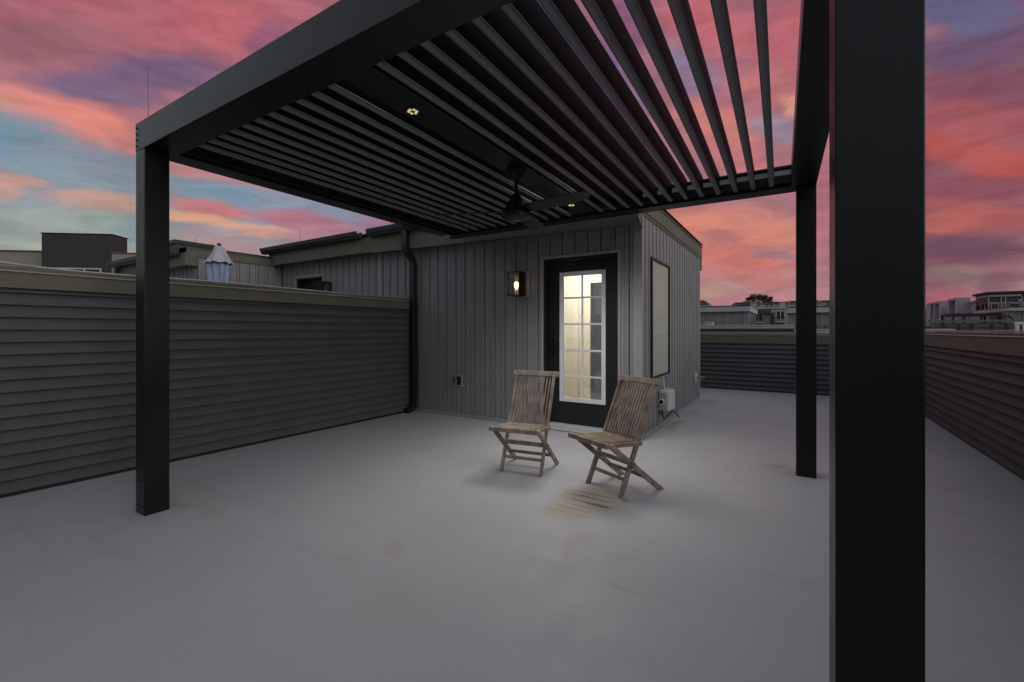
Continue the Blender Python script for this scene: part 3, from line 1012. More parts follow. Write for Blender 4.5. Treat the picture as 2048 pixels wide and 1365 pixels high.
# next unit along, standing further forward
cw = thing('rooftop_stairwell', 'third grey stairwell housing with a wide beige fascia, behind the closed parasol', 'stairwell housing', (-10.5, 3.70, 0))
QX0, QX1, QY = -12.0, -8.955, 3.70
board_siding(MB(), 'x', QY, -1, QX0, QX1, -.3, 2.46, phase=-12.0).build('front_wall', M['siding'], cw, smooth=True, angle=20)
board_siding(MB(), 'y', QX1, 1, QY, 5.235, -.3, 2.64, phase=QY).build('side_wall', M['siding'], cw, smooth=True, angle=20)
MB().box(QX0 - .05, QX1 + .03, QY - .20, QY - .175, 2.435, 2.66).build('fascia', M['beige'], cw)
MB().box(QX0 - .05, QX1 + .03, QY - .174, QY, 2.436, 2.444).build('soffit', M['beige'], cw)
MB().box(QX1 + .002, QX1 + .028, QY - .174, 5.02, 2.60, 2.735).box(QX1 + .002, QX1 + .028, QY - .174, QY - .01, 2.436, 2.599).box(QX1 + .002, QX1 + .04, QY - .174, 5.02, 2.737, 2.752).build('rake_fascia', M['beige'], cw)
b = MB().sweep([(p - 1.55, q - .235) for p, q in gp], 'x', QX0 - .2, QX1 - .18)
b.build('gutter', M['darkmetal'], cw)
spout(MB(), [(QX0 + .1, QY - .27, 2.6), (QX0 + .1, QY - .27, 2.4), (QX0 + .1, QY - .06, 2.25), (QX0 + .1, QY - .06, -.3)], .1, .075).build('downspout', M['darkmetal'], cw)
MB().box(QX0 - .05, QX1, QY - .17, YE, 2.755, 2.79).box(QX0, QX0 + .02, QY, YE, -.3, 2.75).box(QX0, QX1, YE - .02, YE, -.3, 2.75).build('roof', M['darkmetal'], cw)


def rod(label, x, y, z0, z1, r=.006):
    t = thing('lightning_rod', label, 'lightning rod', (x, y, z0))
    MB().lathe([(.03, 0), (.03, .02), (.016, .03), (.016, .10), (.008, .12)], (x, y, z0), 10).build('base', M['cable'], t)
    MB().tube([(x, y, z0 + .1), (x, y, z1)], [r, r * .4], 6).build('rod', M['darkmetal'], t)


rod('thin lightning rod rising from the neighbouring roof behind the closed parasol pole', -9.83, 6.2, 2.93, 3.72)
rod('lightning rod on the gutter edge where the pergola beam meets the roofline', -6.1, 5.6, 2.93, 3.25, .005)
rod('pale lightning rod on the roof of the third stairwell housing left of the parasol', -10.6, 4.35, 2.78, 3.25)
rod('very tall thin whip antenna seen above the left end of the near pergola beam', -19.5, 6.5, 6.6, 10.8, .012)

# closed parasol
ux, uy = -8.0, 3.62
um = thing('closed_parasol', 'closed pale blue canvas parasol standing on the next terrace behind the left parapet', 'parasol', (ux, uy, -.3))


def pleated(b, prof, n, depth, k0=0):
    vs, fs = [], []
    for i, (r, z) in enumerate(prof):
        for j in range(n):
            a = 2 * PI * j / n
            rr = r * (1 + depth * min(1, i / 2) * math.cos(a * 8 + k0) + .12 * math.sin(a * 3 + z * 9) * (i > 1))
            zz = z + (.008 * math.cos(a * 8 + k0) if i == len(prof) - 1 else 0)
            vs.append((ux + rr * math.cos(a), uy + rr * math.sin(a), zz))
    for i in range(len(prof) - 1):
        for j in range(n):
            fs.append((i * n + j, i * n + (j + 1) % n, (i + 1) * n + (j + 1) % n, (i + 1) * n + j))
    b.add(vs, fs)


b = MB()
pleated(b, [(.02, 2.69), (.05, 2.68), (.075, 2.64), (.115, 2.55), (.16, 2.47), (.205, 2.405)], 64, .065)
b.build('top_skirt', M['fabric2'], um, smooth=True, angle=80)
b = MB()
pleated(b, [(.07, 2.52), (.12, 2.44), (.145, 2.36), (.14, 2.25), (.115, 2.08), (.12, 1.9), (.13, 1.6), (.14, 1.3)], 64, .2, 1)
b.build('folded_canopy', M['fabric'], um, smooth=True, angle=80)
MB().tube([(ux, uy, -.3), (ux, uy, 2.7)], .022, 12).build('pole', M['darkmetal'], um)
MB().lathe([(.012, 0), (.03, .008), (.034, .025), (.022, .045), (.004, .05)], (ux, uy, 2.69), 14).build('finial', M['maroon'], um, smooth=True)
MB().lathe([(.28, 0), (.28, .05), (.05, .09), (.03, .3)], (ux, uy, -.3), 20).build('foot', M['darkmetal'], um)

# ------------------------------------------------------------------ far buildings


def rot_frame(cx, cy, ang):
    return Matrix.Translation((cx, cy, 0)) @ Matrix.Rotation(ang, 4, 'Z')


def place(t, cx, cy, ang):
    t.location = (cx, cy, 0)
    t.rotation_euler = (0, 0, ang)


def bwin(parent, axis, x0, x1, y, z0, z1, fr=.06, mull=0, rows=0, nd=-1, fm='winframe', pm='darkpane'):
    """window on a wall plane: a frame (a part) carrying its pane (a sub-part)"""
    b = MB()

    def bx(b, u0, u1, n0, n1, za, zb):
        a, c = y + nd * n0, y + nd * n1
        return b.box(u0, u1, a, c, za, zb) if axis == 'x' else b.box(a, c, u0, u1, za, zb)
    bx(b, x0, x0 + fr, -.02, .05, z0, z1)
    bx(b, x1 - fr, x1, -.02, .05, z0, z1)
    bx(b, x0 + fr, x1 - fr, -.02, .05, z0, z0 + fr)
    bx(b, x0 + fr, x1 - fr, -.02, .05, z1 - fr, z1)
    for k in range(mull):
        u = x0 + (x1 - x0) * (k + 1) / (mull + 1)
        bx(b, u - fr / 2, u + fr / 2, -.02, .045, z0 + fr, z1 - fr)
    for k in range(rows):
        z = z0 + (z1 - z0) * (k + 1) / (rows + 1)
        bx(b, x0 + fr, x1 - fr, -.02, .04, z - fr / 3, z + fr / 3)
    f = b.build('window', M[fm], parent)
    b = MB()
    bx(b, x0 + .02, x1 - .02, .004, .012, z0 + .02, z1 - .02)
    b.build('pane', M[pm], f)
    return f


# beige block with its charcoal stair tower, turned a little to the street: local x across, y away
A = .5632 + .111                       # its depth axis, turned from +Y


def polar(u_px, dist):
    """a bearing from the terrace (tangent units either side of the sight axis) to a place 'dist' metres out"""
    s_, c_ = math.sin(.5632), math.cos(.5632)
    return (-s_ + u_px * c_) * dist, (c_ + u_px * s_) * dist


bx0, by0 = polar(-1.0585, 30)
t = thing('stair_tower', 'charcoal clad stair tower with a ribbon of white-framed windows on the far left', 'building', (0, 0, 0), local=True)
tw = 4.36
tower = MB().box(0, tw, 0, 1.4, -9.5, 7.84)
tower.build('wall', M['charcoal'], t, bevel=.02)
MB().box(-.04, tw + .04, -.04, 1.44, 7.842, 7.90).build('parapet_cap', M['darkmetal'], t)
bwin(t, 'x', .55, 3.7, 0, 4.2, 5.54, .09, 2, 0)
place(t, bx0, by0, A)
t2 = thing('apartment_block', 'flat-roofed beige rendered block behind the charcoal stair tower', 'building', (0, 0, 0), local=True)
MB().box(-14, -.02, 1.0, 16, -9.5, 6.75).box(tw + .02, tw + 8, -.06, 15, -9.5, 6.56).box(-.02, tw + .02, 1.42, 15, -9.5, 6.5).build('wall', M['stucco'], t2)
MB().box(-14.1, -.03, .9, 16.1, 6.752, 6.83).box(tw + .03, tw + 8.1, -.14, 15.1, 6.562, 6.63).build('parapet_cap', M['beige'], t2)
for k in range(3):
    bwin(t2, 'x', -12 + 4 * k, -10.2 + 4 * k, 1.0, 2.0, 3.6, .09, 1)
place(t2, bx0, by0, A)
t = thing('rooftop_penthouse', 'low black flat-roofed penthouse showing above the third stairwell roof', 'building', (-14.5, 6.3, 0))
MB().box(-15.5, -13.95, 5.25, 6.12, -.3, 3.62).build('wall', M['maroon'], t)
MB().box(-15.6, -13.9, 5.2, 6.18, 3.622, 3.72).build('roof', M['darkmetal'], t)

# ------------------------------------------------------------------ beyond the far parapet
parapet('further lap-sided parapet wall with a pale cap, beyond the far end of the deck', 'x', 14.0, -1, -6.0, .035, 1.45, 1.36, 5, .02, .22, 'membrane')
parapet('lower parapet wall further off, seen between the back post and the nearest post', 'x', 14.25, -1, .04, 3.2, 1.33, 1.25, 6, .02, .22, 'membrane')
t = thing('roof_vent', 'small white box vent on the cap of the further parapet', 'vent', (-2.1, 14.1, 1.45))
MB().box(-2.17, -1.96, 14.02, 14.2, 1.45, 1.52).box(-2.19, -1.94, 14.0, 14.22, 1.521, 1.54).build('housing', M['plastic'], t, bevel=.004)
t = thing('planter', 'rust-brown planter trough between the back post and the nearest post', 'planter', (.45, 14.6, 1.2))
MB().sweep([(14.55, 1.1), (14.75, 1.1), (14.8, 1.375), (14.77, 1.375), (14.74, 1.32), (14.56, 1.32), (14.53, 1.375), (14.5, 1.375)], 'x', .1, .8).build('trough', M['terracotta'], t)
b = MB()
for k in range(90):
    x, z = random.uniform(.1, .8), random.uniform(1.32, 1.42)
    a = random.uniform(0, 6.3)
    b.add([(x, 14.65, z), (x + .05 * math.cos(a), 14.65 + .03 * math.sin(a), z + .03), (x + .02, 14.66, z + .05)], [(0, 1, 2)])
b.build('dry_leaves', M['terracotta'], t)


def far_stairwell(label, x0, x1, y0, y1, zw, zt, gut=True):
    t = thing('rooftop_stairwell', label, 'stairwell housing', ((x0 + x1) / 2, y0, 0))
    board_siding(MB(), 'x', y0, -1, x0, x1, -.3, zw, pitch=.3, phase=x0).build('front_wall', M['siding'], t)
    board_siding(MB(), 'y', x1, 1, y0, y1, -.3, zw, pitch=.22, phase=y0).build('side_wall', M['siding'], t)
    MB().box(x0, x0 + .02, y0 + .01, y1, -.3, zw).box(x0, x1, y1 - .02, y1, -.3, zw).build('back_wall', M['siding'], t)
    MB().box(x0 - .05, x1 + .05, y0 - .13, y0 - .11, zw - .01, zt).box(x1 + .03, x1 + .05, y0 - .109, y1, zw - .01, zt).box(x0 - .05, x0 - .03, y0 - .109, y1, zw - .01, zt).build('fascia', M['membrane'], t)
    MB().box(x0 - .05, x1 + .05, y0 - .14, y1, zt + .002, zt + .03).build('roof', M['darkmetal'], t)
    return t


far_stairwell('plain grey stairwell housing beyond the far parapet, left of the pale townhouse', -4.2, -1.34, 18, 22, 1.99, 2.165)
far_stairwell('grey stairwell housing with a pale fascia seen either side of the back post', -.12, 2.4, 18, 22, 1.90, 2.065)

# pale townhouse with balconies
t = thing('townhouse', 'pale townhouse with two bays of balconies and a black awning, seen above the far parapet', 'townhouse', (-1.5, 40, 0))
MB().box(-2.95, -.2, 40.0, 48, -9.5, 2.98).build('wall', M['palewall'], t)
MB().box(-2.92, -1.45, 39.75, 39.99, -9.5, 2.6).box(-1.43, -1.36, 39.9, 39.99, -9.5, 2.9).build('bay', M['palewall'], t)
MB().box(-3.0, -.15, 39.9, 48.1, 2.982, 3.07).build('cornice', M['winframe'], t)
MB().sweep([(39.4, 2.58), (39.4, 2.62), (39.74, 2.93), (39.74, 2.58)], 'x', -2.95, -1.40).build('awning', M['roofdark'], t, bevel=.01)
MB().box(-1.42, -1.2, 39.3, 39.7, .9, 2.6).build('shutter_panel', M['roofdark'], t)
for (x0, x1, y, za, zb) in ((-2.58, -1.95, 39.75, 1.98, 2.56), (-2.58, -1.95, 39.75, 1.0, 1.82), (-1.08, -.5, 40, 2.1, 2.8), (-1.08, -.5, 40, 1.0, 1.92)):
    bwin(t, 'x', x0, x1, y, za, zb, .05, 1)
for (x0, x1, z, y) in ((-2.7, -1.85, 1.92, 39.4), (-1.18, -.4, 2.02, 39.5)):
    bal = MB().box(x0, x1, y, y + .36, z - .07, z).build('balcony', M['winframe'], t)
    b = MB().box(x0, x1, y + .02, y + .05, z + .27, z + .3).box(x0, x1, y + .02, y + .04, z + .02, z + .04)
    xx = x0
    while xx < x1:
        b.box(xx, xx + .015, y + .025, y + .04, z + .041, z + .269)
        xx += .06
    b.build('railing', M['roofdark'], bal)
for (x, z) in ((-2.88, 2.3), (-2.88, 1.9), (-1.33, 2.45), (-1.33, 1.95)):
    bwin(t, 'x', x, x + .16, 39.75 if x < -2 else 40, z, z + .28, .03)

# row of terraced houses with dark roofs behind it
LAB = ['leftmost of the far terraced houses, its white gable end wall open to the sky', 'far terraced house with a dark roof just below the tree',
       'far terraced house with a roof terrace, left of the back post', 'rightmost far terraced house, partly behind the back post']
for k in range(4):
    x0 = -4.98 + 2.3 * k
    x1 = x0 + 2.29
    t = thing('terraced_house', LAB[k], 'terraced house', ((x0 + x1) / 2, 46, 0), 'terraced houses on the skyline')
    MB().box(x0, x1, 46.3, 54, -9.5, 3.3).box(x0 + .02, x1 - .01, 47.6, 53, 3.301, 3.86).build('wall', M['palewall'], t)
    MB().sweep([(46.3, 3.302), (50.6, 4.2 - .06 * (k % 2)), (54.4, 3.4), (54.4, 3.302)], 'x', x0, x0 + .18).build('gable_wall', M['whitewall'], t)
    zr = 4.14 - .05 * (k % 2)
    MB().sweep([(47.3, 3.90), (50.6, zr), (54.3, 3.42), (54.3, 3.36), (50.6, zr - .07), (47.3, 3.865)], 'x', x0 + .19, x1 + .0).build('roof', M['roofdark'], t)
    b = MB().box(x0 + .2, x1, 46.32, 46.36, 3.52, 3.56).box(x0 + .2, x1, 46.32, 46.36, 3.34, 3.36)
    xx = x0 + .2
    while xx < x1:
        b.box(xx, xx + .03, 46.325, 46.355, 3.361, 3.519)
        xx += .12
    b.build('terrace_rail', M['whitewall'], t)
    MB().box(x1 - .62, x1 - .2, 46.9, 47.4, 3.3, 3.8).box(x1 - .66, x1 - .16, 46.86, 47.44, 3.801, 3.85).build('chimney', M['whitewall'], t)
    bwin(t, 'x', x0 + .5, x0 + 1.2, 47.6, 3.36, 3.8, .05, 1)
t = thing('house', 'small pale house with a dark hipped roof at the stairwell corner on the skyline', 'house', (-8.3, 50, 0))
MB().box(-9.5, -7.32, 49.7, 54, -9.5, 3.95).build('wall', M['palewall'], t)
b = MB()
b.add([(-9.6, 49.6, 4.0), (-7.5, 49.6, 4.0), (-7.5, 54, 4.0), (-9.6, 54, 4.0), (-9.2, 51, 4.5), (-8.0, 51, 4.5)], [(0, 1, 5, 4), (1, 2, 5), (2, 3, 4, 5), (3, 0, 4), (3, 2, 1, 0)])
b.build('roof', M['roofdark'], t)
bwin(t, 'x', -8.2, -7.5, 49.7, 3.45, 3.85, .06, 1)
MB().box(-7.32, -7.2, 49.7, 50.2, 3.6, 4.1).build('chimney', M['whitewall'], t)


def crown(b, cx, cy, blobs, n, s, rnd):
    for (dx, dy, z, r) in blobs:
        for k in range(n):
            a, h = rnd.uniform(0, 2 * PI), rnd.uniform(-1, 1)
            q = math.sqrt(1 - h * h)
            rr = r * rnd.uniform(.35, 1.08)
            p = Vector((cx + dx + rr * q * math.cos(a), cy + dy + rr * q * math.sin(a), z + rr * h * .8))
            u = Vector((rnd.uniform(-1, 1), rnd.uniform(-1, 1), rnd.uniform(-.6, .6))).normalized()
            v = Vector((rnd.uniform(-1, 1), rnd.uniform(-1, 1), rnd.uniform(-1, 1))).cross(u).normalized()
            l = s * rnd.uniform(.6, 1.3)
            b.add([p - u * l, p + v * l * .4, p + u * l, p - v * l * .4], [(0, 1, 2, 3)])


rnd = random.Random(4)
t = thing('tree', 'dark leafy tree crown rising behind the roofs of the terraced houses', 'tree', (-3.6, 60, -9.5))
b = MB().tube([(-3.6, 60, -9.5), (-3.55, 60, -3), (-3.7, 60.1, 1.5), (-3.6, 60, 4.4)], [.4, .3, .2, .06], 10)
for (dx, z0_, z1_) in ((-1.2, 1.0, 4.6), (1.3, .6, 4.5), (-.5, 2.2, 5.2), (.6, 2.0, 5.2)):
    b.tube([(-3.65, 60, z0_), (-3.6 + dx * .6, 60, (z0_ + z1_) / 2), (-3.6 + dx, 60.1, z1_)], [.14, .08, .03], 7)
b.build('trunk', M['bark'], t, smooth=True)
b = MB()
crown(b, -3.6, 60, [(0, 0, 4.85, .85), (-.75, .2, 4.7, .6), (.8, 0, 4.8, .6), (-1.2, .3, 4.5, .45), (1.25, .2, 4.8, .42), (.25, .3, 5.25, .45), (-.4, 0, 5.3, .45), (.85, -.1, 5.2, .35), (.1, 0, 4.3, 1.2), (-.1, 0, 3.8, 1.2), (-1.0, 0, 3.4, .9), (1.1, 0, 3.5, .9), (-.9, 0, 5.05, .25), (1.45, 0, 5.05, .2)], 210, .11, rnd)
b.build('crown', M['leaf'], t)

# ------------------------------------------------------------------ street on the right
RX = 7.37
t = thing('modern_apartment_block', 'dark maroon panelled apartment block with a flat overhanging roof on the far right', 'building', (9, 28, 0))
MB().box(RX, 14, 28.0, 29.64, -9.5, 2.90).build('wall', M['maroon'], t)
MB().box(RX - .12, 14.1, 27.86, 29.7, 2.902, 3.0).build('roof', M['roofdark'], t, bevel=.01)
MB().box(RX + .0, 8.35, 27.93, 27.995, 2.78, 2.86).box(RX - .05, RX - .003, 27.95, 29.6, 2.78, 2.86).build('eave_light_strip', M['whitewall'], t)
b = MB()
for x in (RX - .03, RX + .36, 7.86, 8.35, 8.9):
    b.box(x, x + .03, 27.97, 27.995, 2.12, 2.76)
b.box(RX, 10, 27.972, 27.995, 2.50, 2.53)
for y in (28.4, 28.9):
    b.box(RX - .022, RX - .002, y, y + .04, 2.1, 2.5)
b.build('panel_joints', M['membrane'], t)
for (x0, x1) in ((RX + .05, RX + .30), (RX + .42, RX + .62), (7.9, 8.3), (8.4, 8.8)):
    bwin(t, 'x', x0, x1, 28, 2.05, 2.48, .02, 0, 0, -1, 'membrane')
bwin(t, 'y', 28.15, 28.75, RX, 1.9, 2.48, .03, 0, 0, -1, 'roofdark')
bwin(t, 'y', 29.0, 29.4, RX, 1.9, 2.45, .03, 0, 0, -1, 'roofdark')
MB().box(8.24, 8.36, 27.93, 27.99, 2.57, 2.63).build('wall_lamp', M['whitewall'], t)
RL = ['white rendered townhouse with a deep olive recess, beside the maroon block', 'white framed townhouse with dark recessed bays, middle of the street on the right', 'white townhouse with an olive recess, half hidden behind the nearest post']
for k, (ya, yb, zt) in enumerate(((29.70, 31.95, 2.92), (32.0, 36.25, 2.93), (36.3, 40.5, 2.86))):
    t = thing('white_townhouse', RL[k], 'townhouse', (RX, (ya + yb) / 2, 0), 'white townhouses along the street on the right')
    MB().box(RX, 13, ya, yb, -9.5, zt - .3).build('wall', M['whitewall'], t)
    fy0, fy1 = (ya + .75, yb) if k == 0 else (ya + 1.3, yb) if k == 1 else (ya + .9, yb - 1)
    if k == 1:
        bays = [(fy0 + .25, fy0 + 1.1), (fy0 + 1.35, fy0 + 2.1)]
    else:
        bays = [(fy0 + .2, fy1 - .25)]
    b = MB().box(RX - .5, RX - .002, fy0, fy1, zt - .12, zt)
    edges = [fy0] + [e for bb in bays for e in bb] + [fy1]
    for e0, e1 in zip(edges[::2], edges[1::2]):
        b.box(RX - .5, RX - .002, e0, e1, -9.5, zt - .121)
    b.build('portal_frame', M['whitewall'], t)
    for (e0, e1) in bays:
        MB().box(RX - .06, RX - .003, e0 + .002, e1 - .002, -9.5, zt - .122).build('recess', M['greenrec'] if k != 1 else M['maroon'], t)
        f = MB().box(RX - .48, RX - .061, e0 + .003, e1 - .003, 1.62, 1.68).build('balcony', M['roofdark'], t)
        MB().box(RX - .48, RX - .45, e0 + .003, e1 - .003, 1.681, 1.95).build('railing', M['darkpane'], f)
        bwin(t, 'y', e0 + .1, e1 - .1, RX - .062, 1.7, 2.35, .03, 1, 0, -1, 'roofdark')
        MB().box(RX - .12, RX - .063, (e0 + e1) / 2 - .05, (e0 + e1) / 2 + .05, 2.42, 2.48).build('wall_lamp', M['winframe'], t)
    MB().box(RX - .06, 13.0, ya, fy0 - .002, zt - .298, zt - .2).build('cornice', M['palewall'], t)
    n = 2 if k else 1
    for j in range(n):
        y0 = ya + .15 + j * .55
        bwin(t, 'y', y0, y0 + .3, RX, 1.75, 2.25, .03, 0, 1, -1, 'winframe')
# terraces in front of that street
t = thing('slat_fence', 'grey weathered board fence between posts, beyond the right parapet', 'fence', (5.2, 20, -.3))
b = MB()
x = 3.9
while x < 6.6:
    b.box(x, x + .13, 20.0, 20.03, -.3, 1.53)
    x += .142
b.build('boards', M['fence'], t)
MB().box(3.85, 6.75, 19.93, 20.09, 1.56, 1.63).build('top_rail', M['beige'], t)
MB().box(3.85, 6.75, 19.97, 19.995, .9, 1.0).box(3.85, 6.75, 19.975, 19.995, 1.40, 1.50).build('rail', M['fence'], t)
for x in (4.2, 4.55, 4.85, 5.3, 5.62, 6.0, 6.5):
    MB().box(x, x + .045, 19.93, 19.968, -.3, 1.5).build('post', M['roofdark'], t)
t = thing('distant_pergola', 'small black pergola on a neighbouring terrace in front of the white townhouses', 'pergola', (5.4, 22, -.3))
MB().box(4.86, 6.1, 22.0, 22.1, 1.82, 1.90).box(4.86, 6.1, 23.4, 23.5, 1.82, 1.90).box(4.86, 4.94, 22.101, 23.399, 1.82, 1.90).box(6.02, 6.1, 22.101, 23.399, 1.82, 1.90).build('frame', M['roofdark'], t)
for (x, y) in ((4.87, 22.01), (5.14, 22.01), (5.58, 22.01), (6.03, 22.01), (4.87, 23.41), (6.03, 23.41)):
    MB().box(x, x + .06, y, y + .06, -.3, 1.819).build('post', M['roofdark'], t)
b = MB()
for k in range(9):
    b.box(4.945 + .12 * k, 4.985 + .12 * k, 22.101, 23.399, 1.84, 1.88)
b.build('louvre_panel', M['roofdark'], t)
t = thing('privacy_screen', 'white privacy screen panels under the distant black pergola', 'screen', (5.1, 23.2, -.3))
for (x0, x1) in ((4.98, 5.17), (5.27, 5.40), (5.5, 5.62)):
    MB().box(x0, x1, 23.2, 23.24, -.3, 1.80).build('panel', M['winframe'], t)
far_stairwell('dark stairwell housing on the right beside the distant black pergola', 6.18, 9.0, 21.6, 25, 1.96, 2.06)
t = thing('garden_chair', 'dark curved-back garden chair on the terrace in front of the right stairwell housing', 'chair', (6.0, 20.9, 1.3))
b = MB().tube([(5.93 + .13 * math.cos(PI * k / 8), 20.9, 1.62 + .14 * math.sin(PI * k / 8)) for k in range(9)], .03, 8).box(5.8, 6.08, 20.6, 20.95, 1.36, 1.41)
b.build('backrest', M['rubber'], t)
for (x, y) in ((5.82, 20.62), (6.04, 20.62), (5.82, 20.9), (6.04, 20.9)):
    MB().box(x, x + .03, y, y + .03, 1.0, 1.359).build('leg', M['rubber'], t)
t = thing('terrace_bench', 'white slatted terrace bench close behind the right parapet cap at the edge of the view', 'bench', (4.6, 14.5, .9))
MB().box(4.22, 5.4, 14.48, 14.52, 1.43, 1.49).box(4.22, 5.4, 14.484, 14.52, 1.2, 1.25).build('back_rail', M['winframe'], t)
b = MB()
for k in range(12):
    b.box(4.25 + .098 * k, 4.285 + .098 * k, 14.49, 14.515, 1.251, 1.429)
b.build('back_slats', M['winframe'], t)
for x in (4.22, 5.34):
    MB().box(x, x + .06, 14.43, 14.478, -.3, 1.42).build('leg', M['winframe'], t)
MB().box(4.22, 5.4, 13.9, 14.42, 1.02, 1.06).build('seat', M['winframe'], t)
rnd = random.Random(9)
t = thing('shrub', 'bright green shrub beside the nearest post, in front of the white townhouses', 'shrub', (5.1, 26.5, -.3))
MB().tube([(5.1, 26.5, -.3), (5.12, 26.5, 1.1)], [.05, .02], 7).build('stem', M['bark'], t)
b = MB()
crown(b, 5.1, 26.5, [(0, 0, 1.25, .28), (.12, 0, 1.42, .16), (-.15, .1, 1.35, .2), (.05, 0, .8, .4)], 220, .06, rnd)
b.build('foliage', M['leaf2'], t)
structure(MB().box(XR + .304, 40, -8, 27, -9.4, -.3).build('lower_roof', M['membrane']))
structure(MB().box(-5.5, XR + .303, YB + .305, 24, -9.4, -.3).build('lower_roof', M['membrane']))

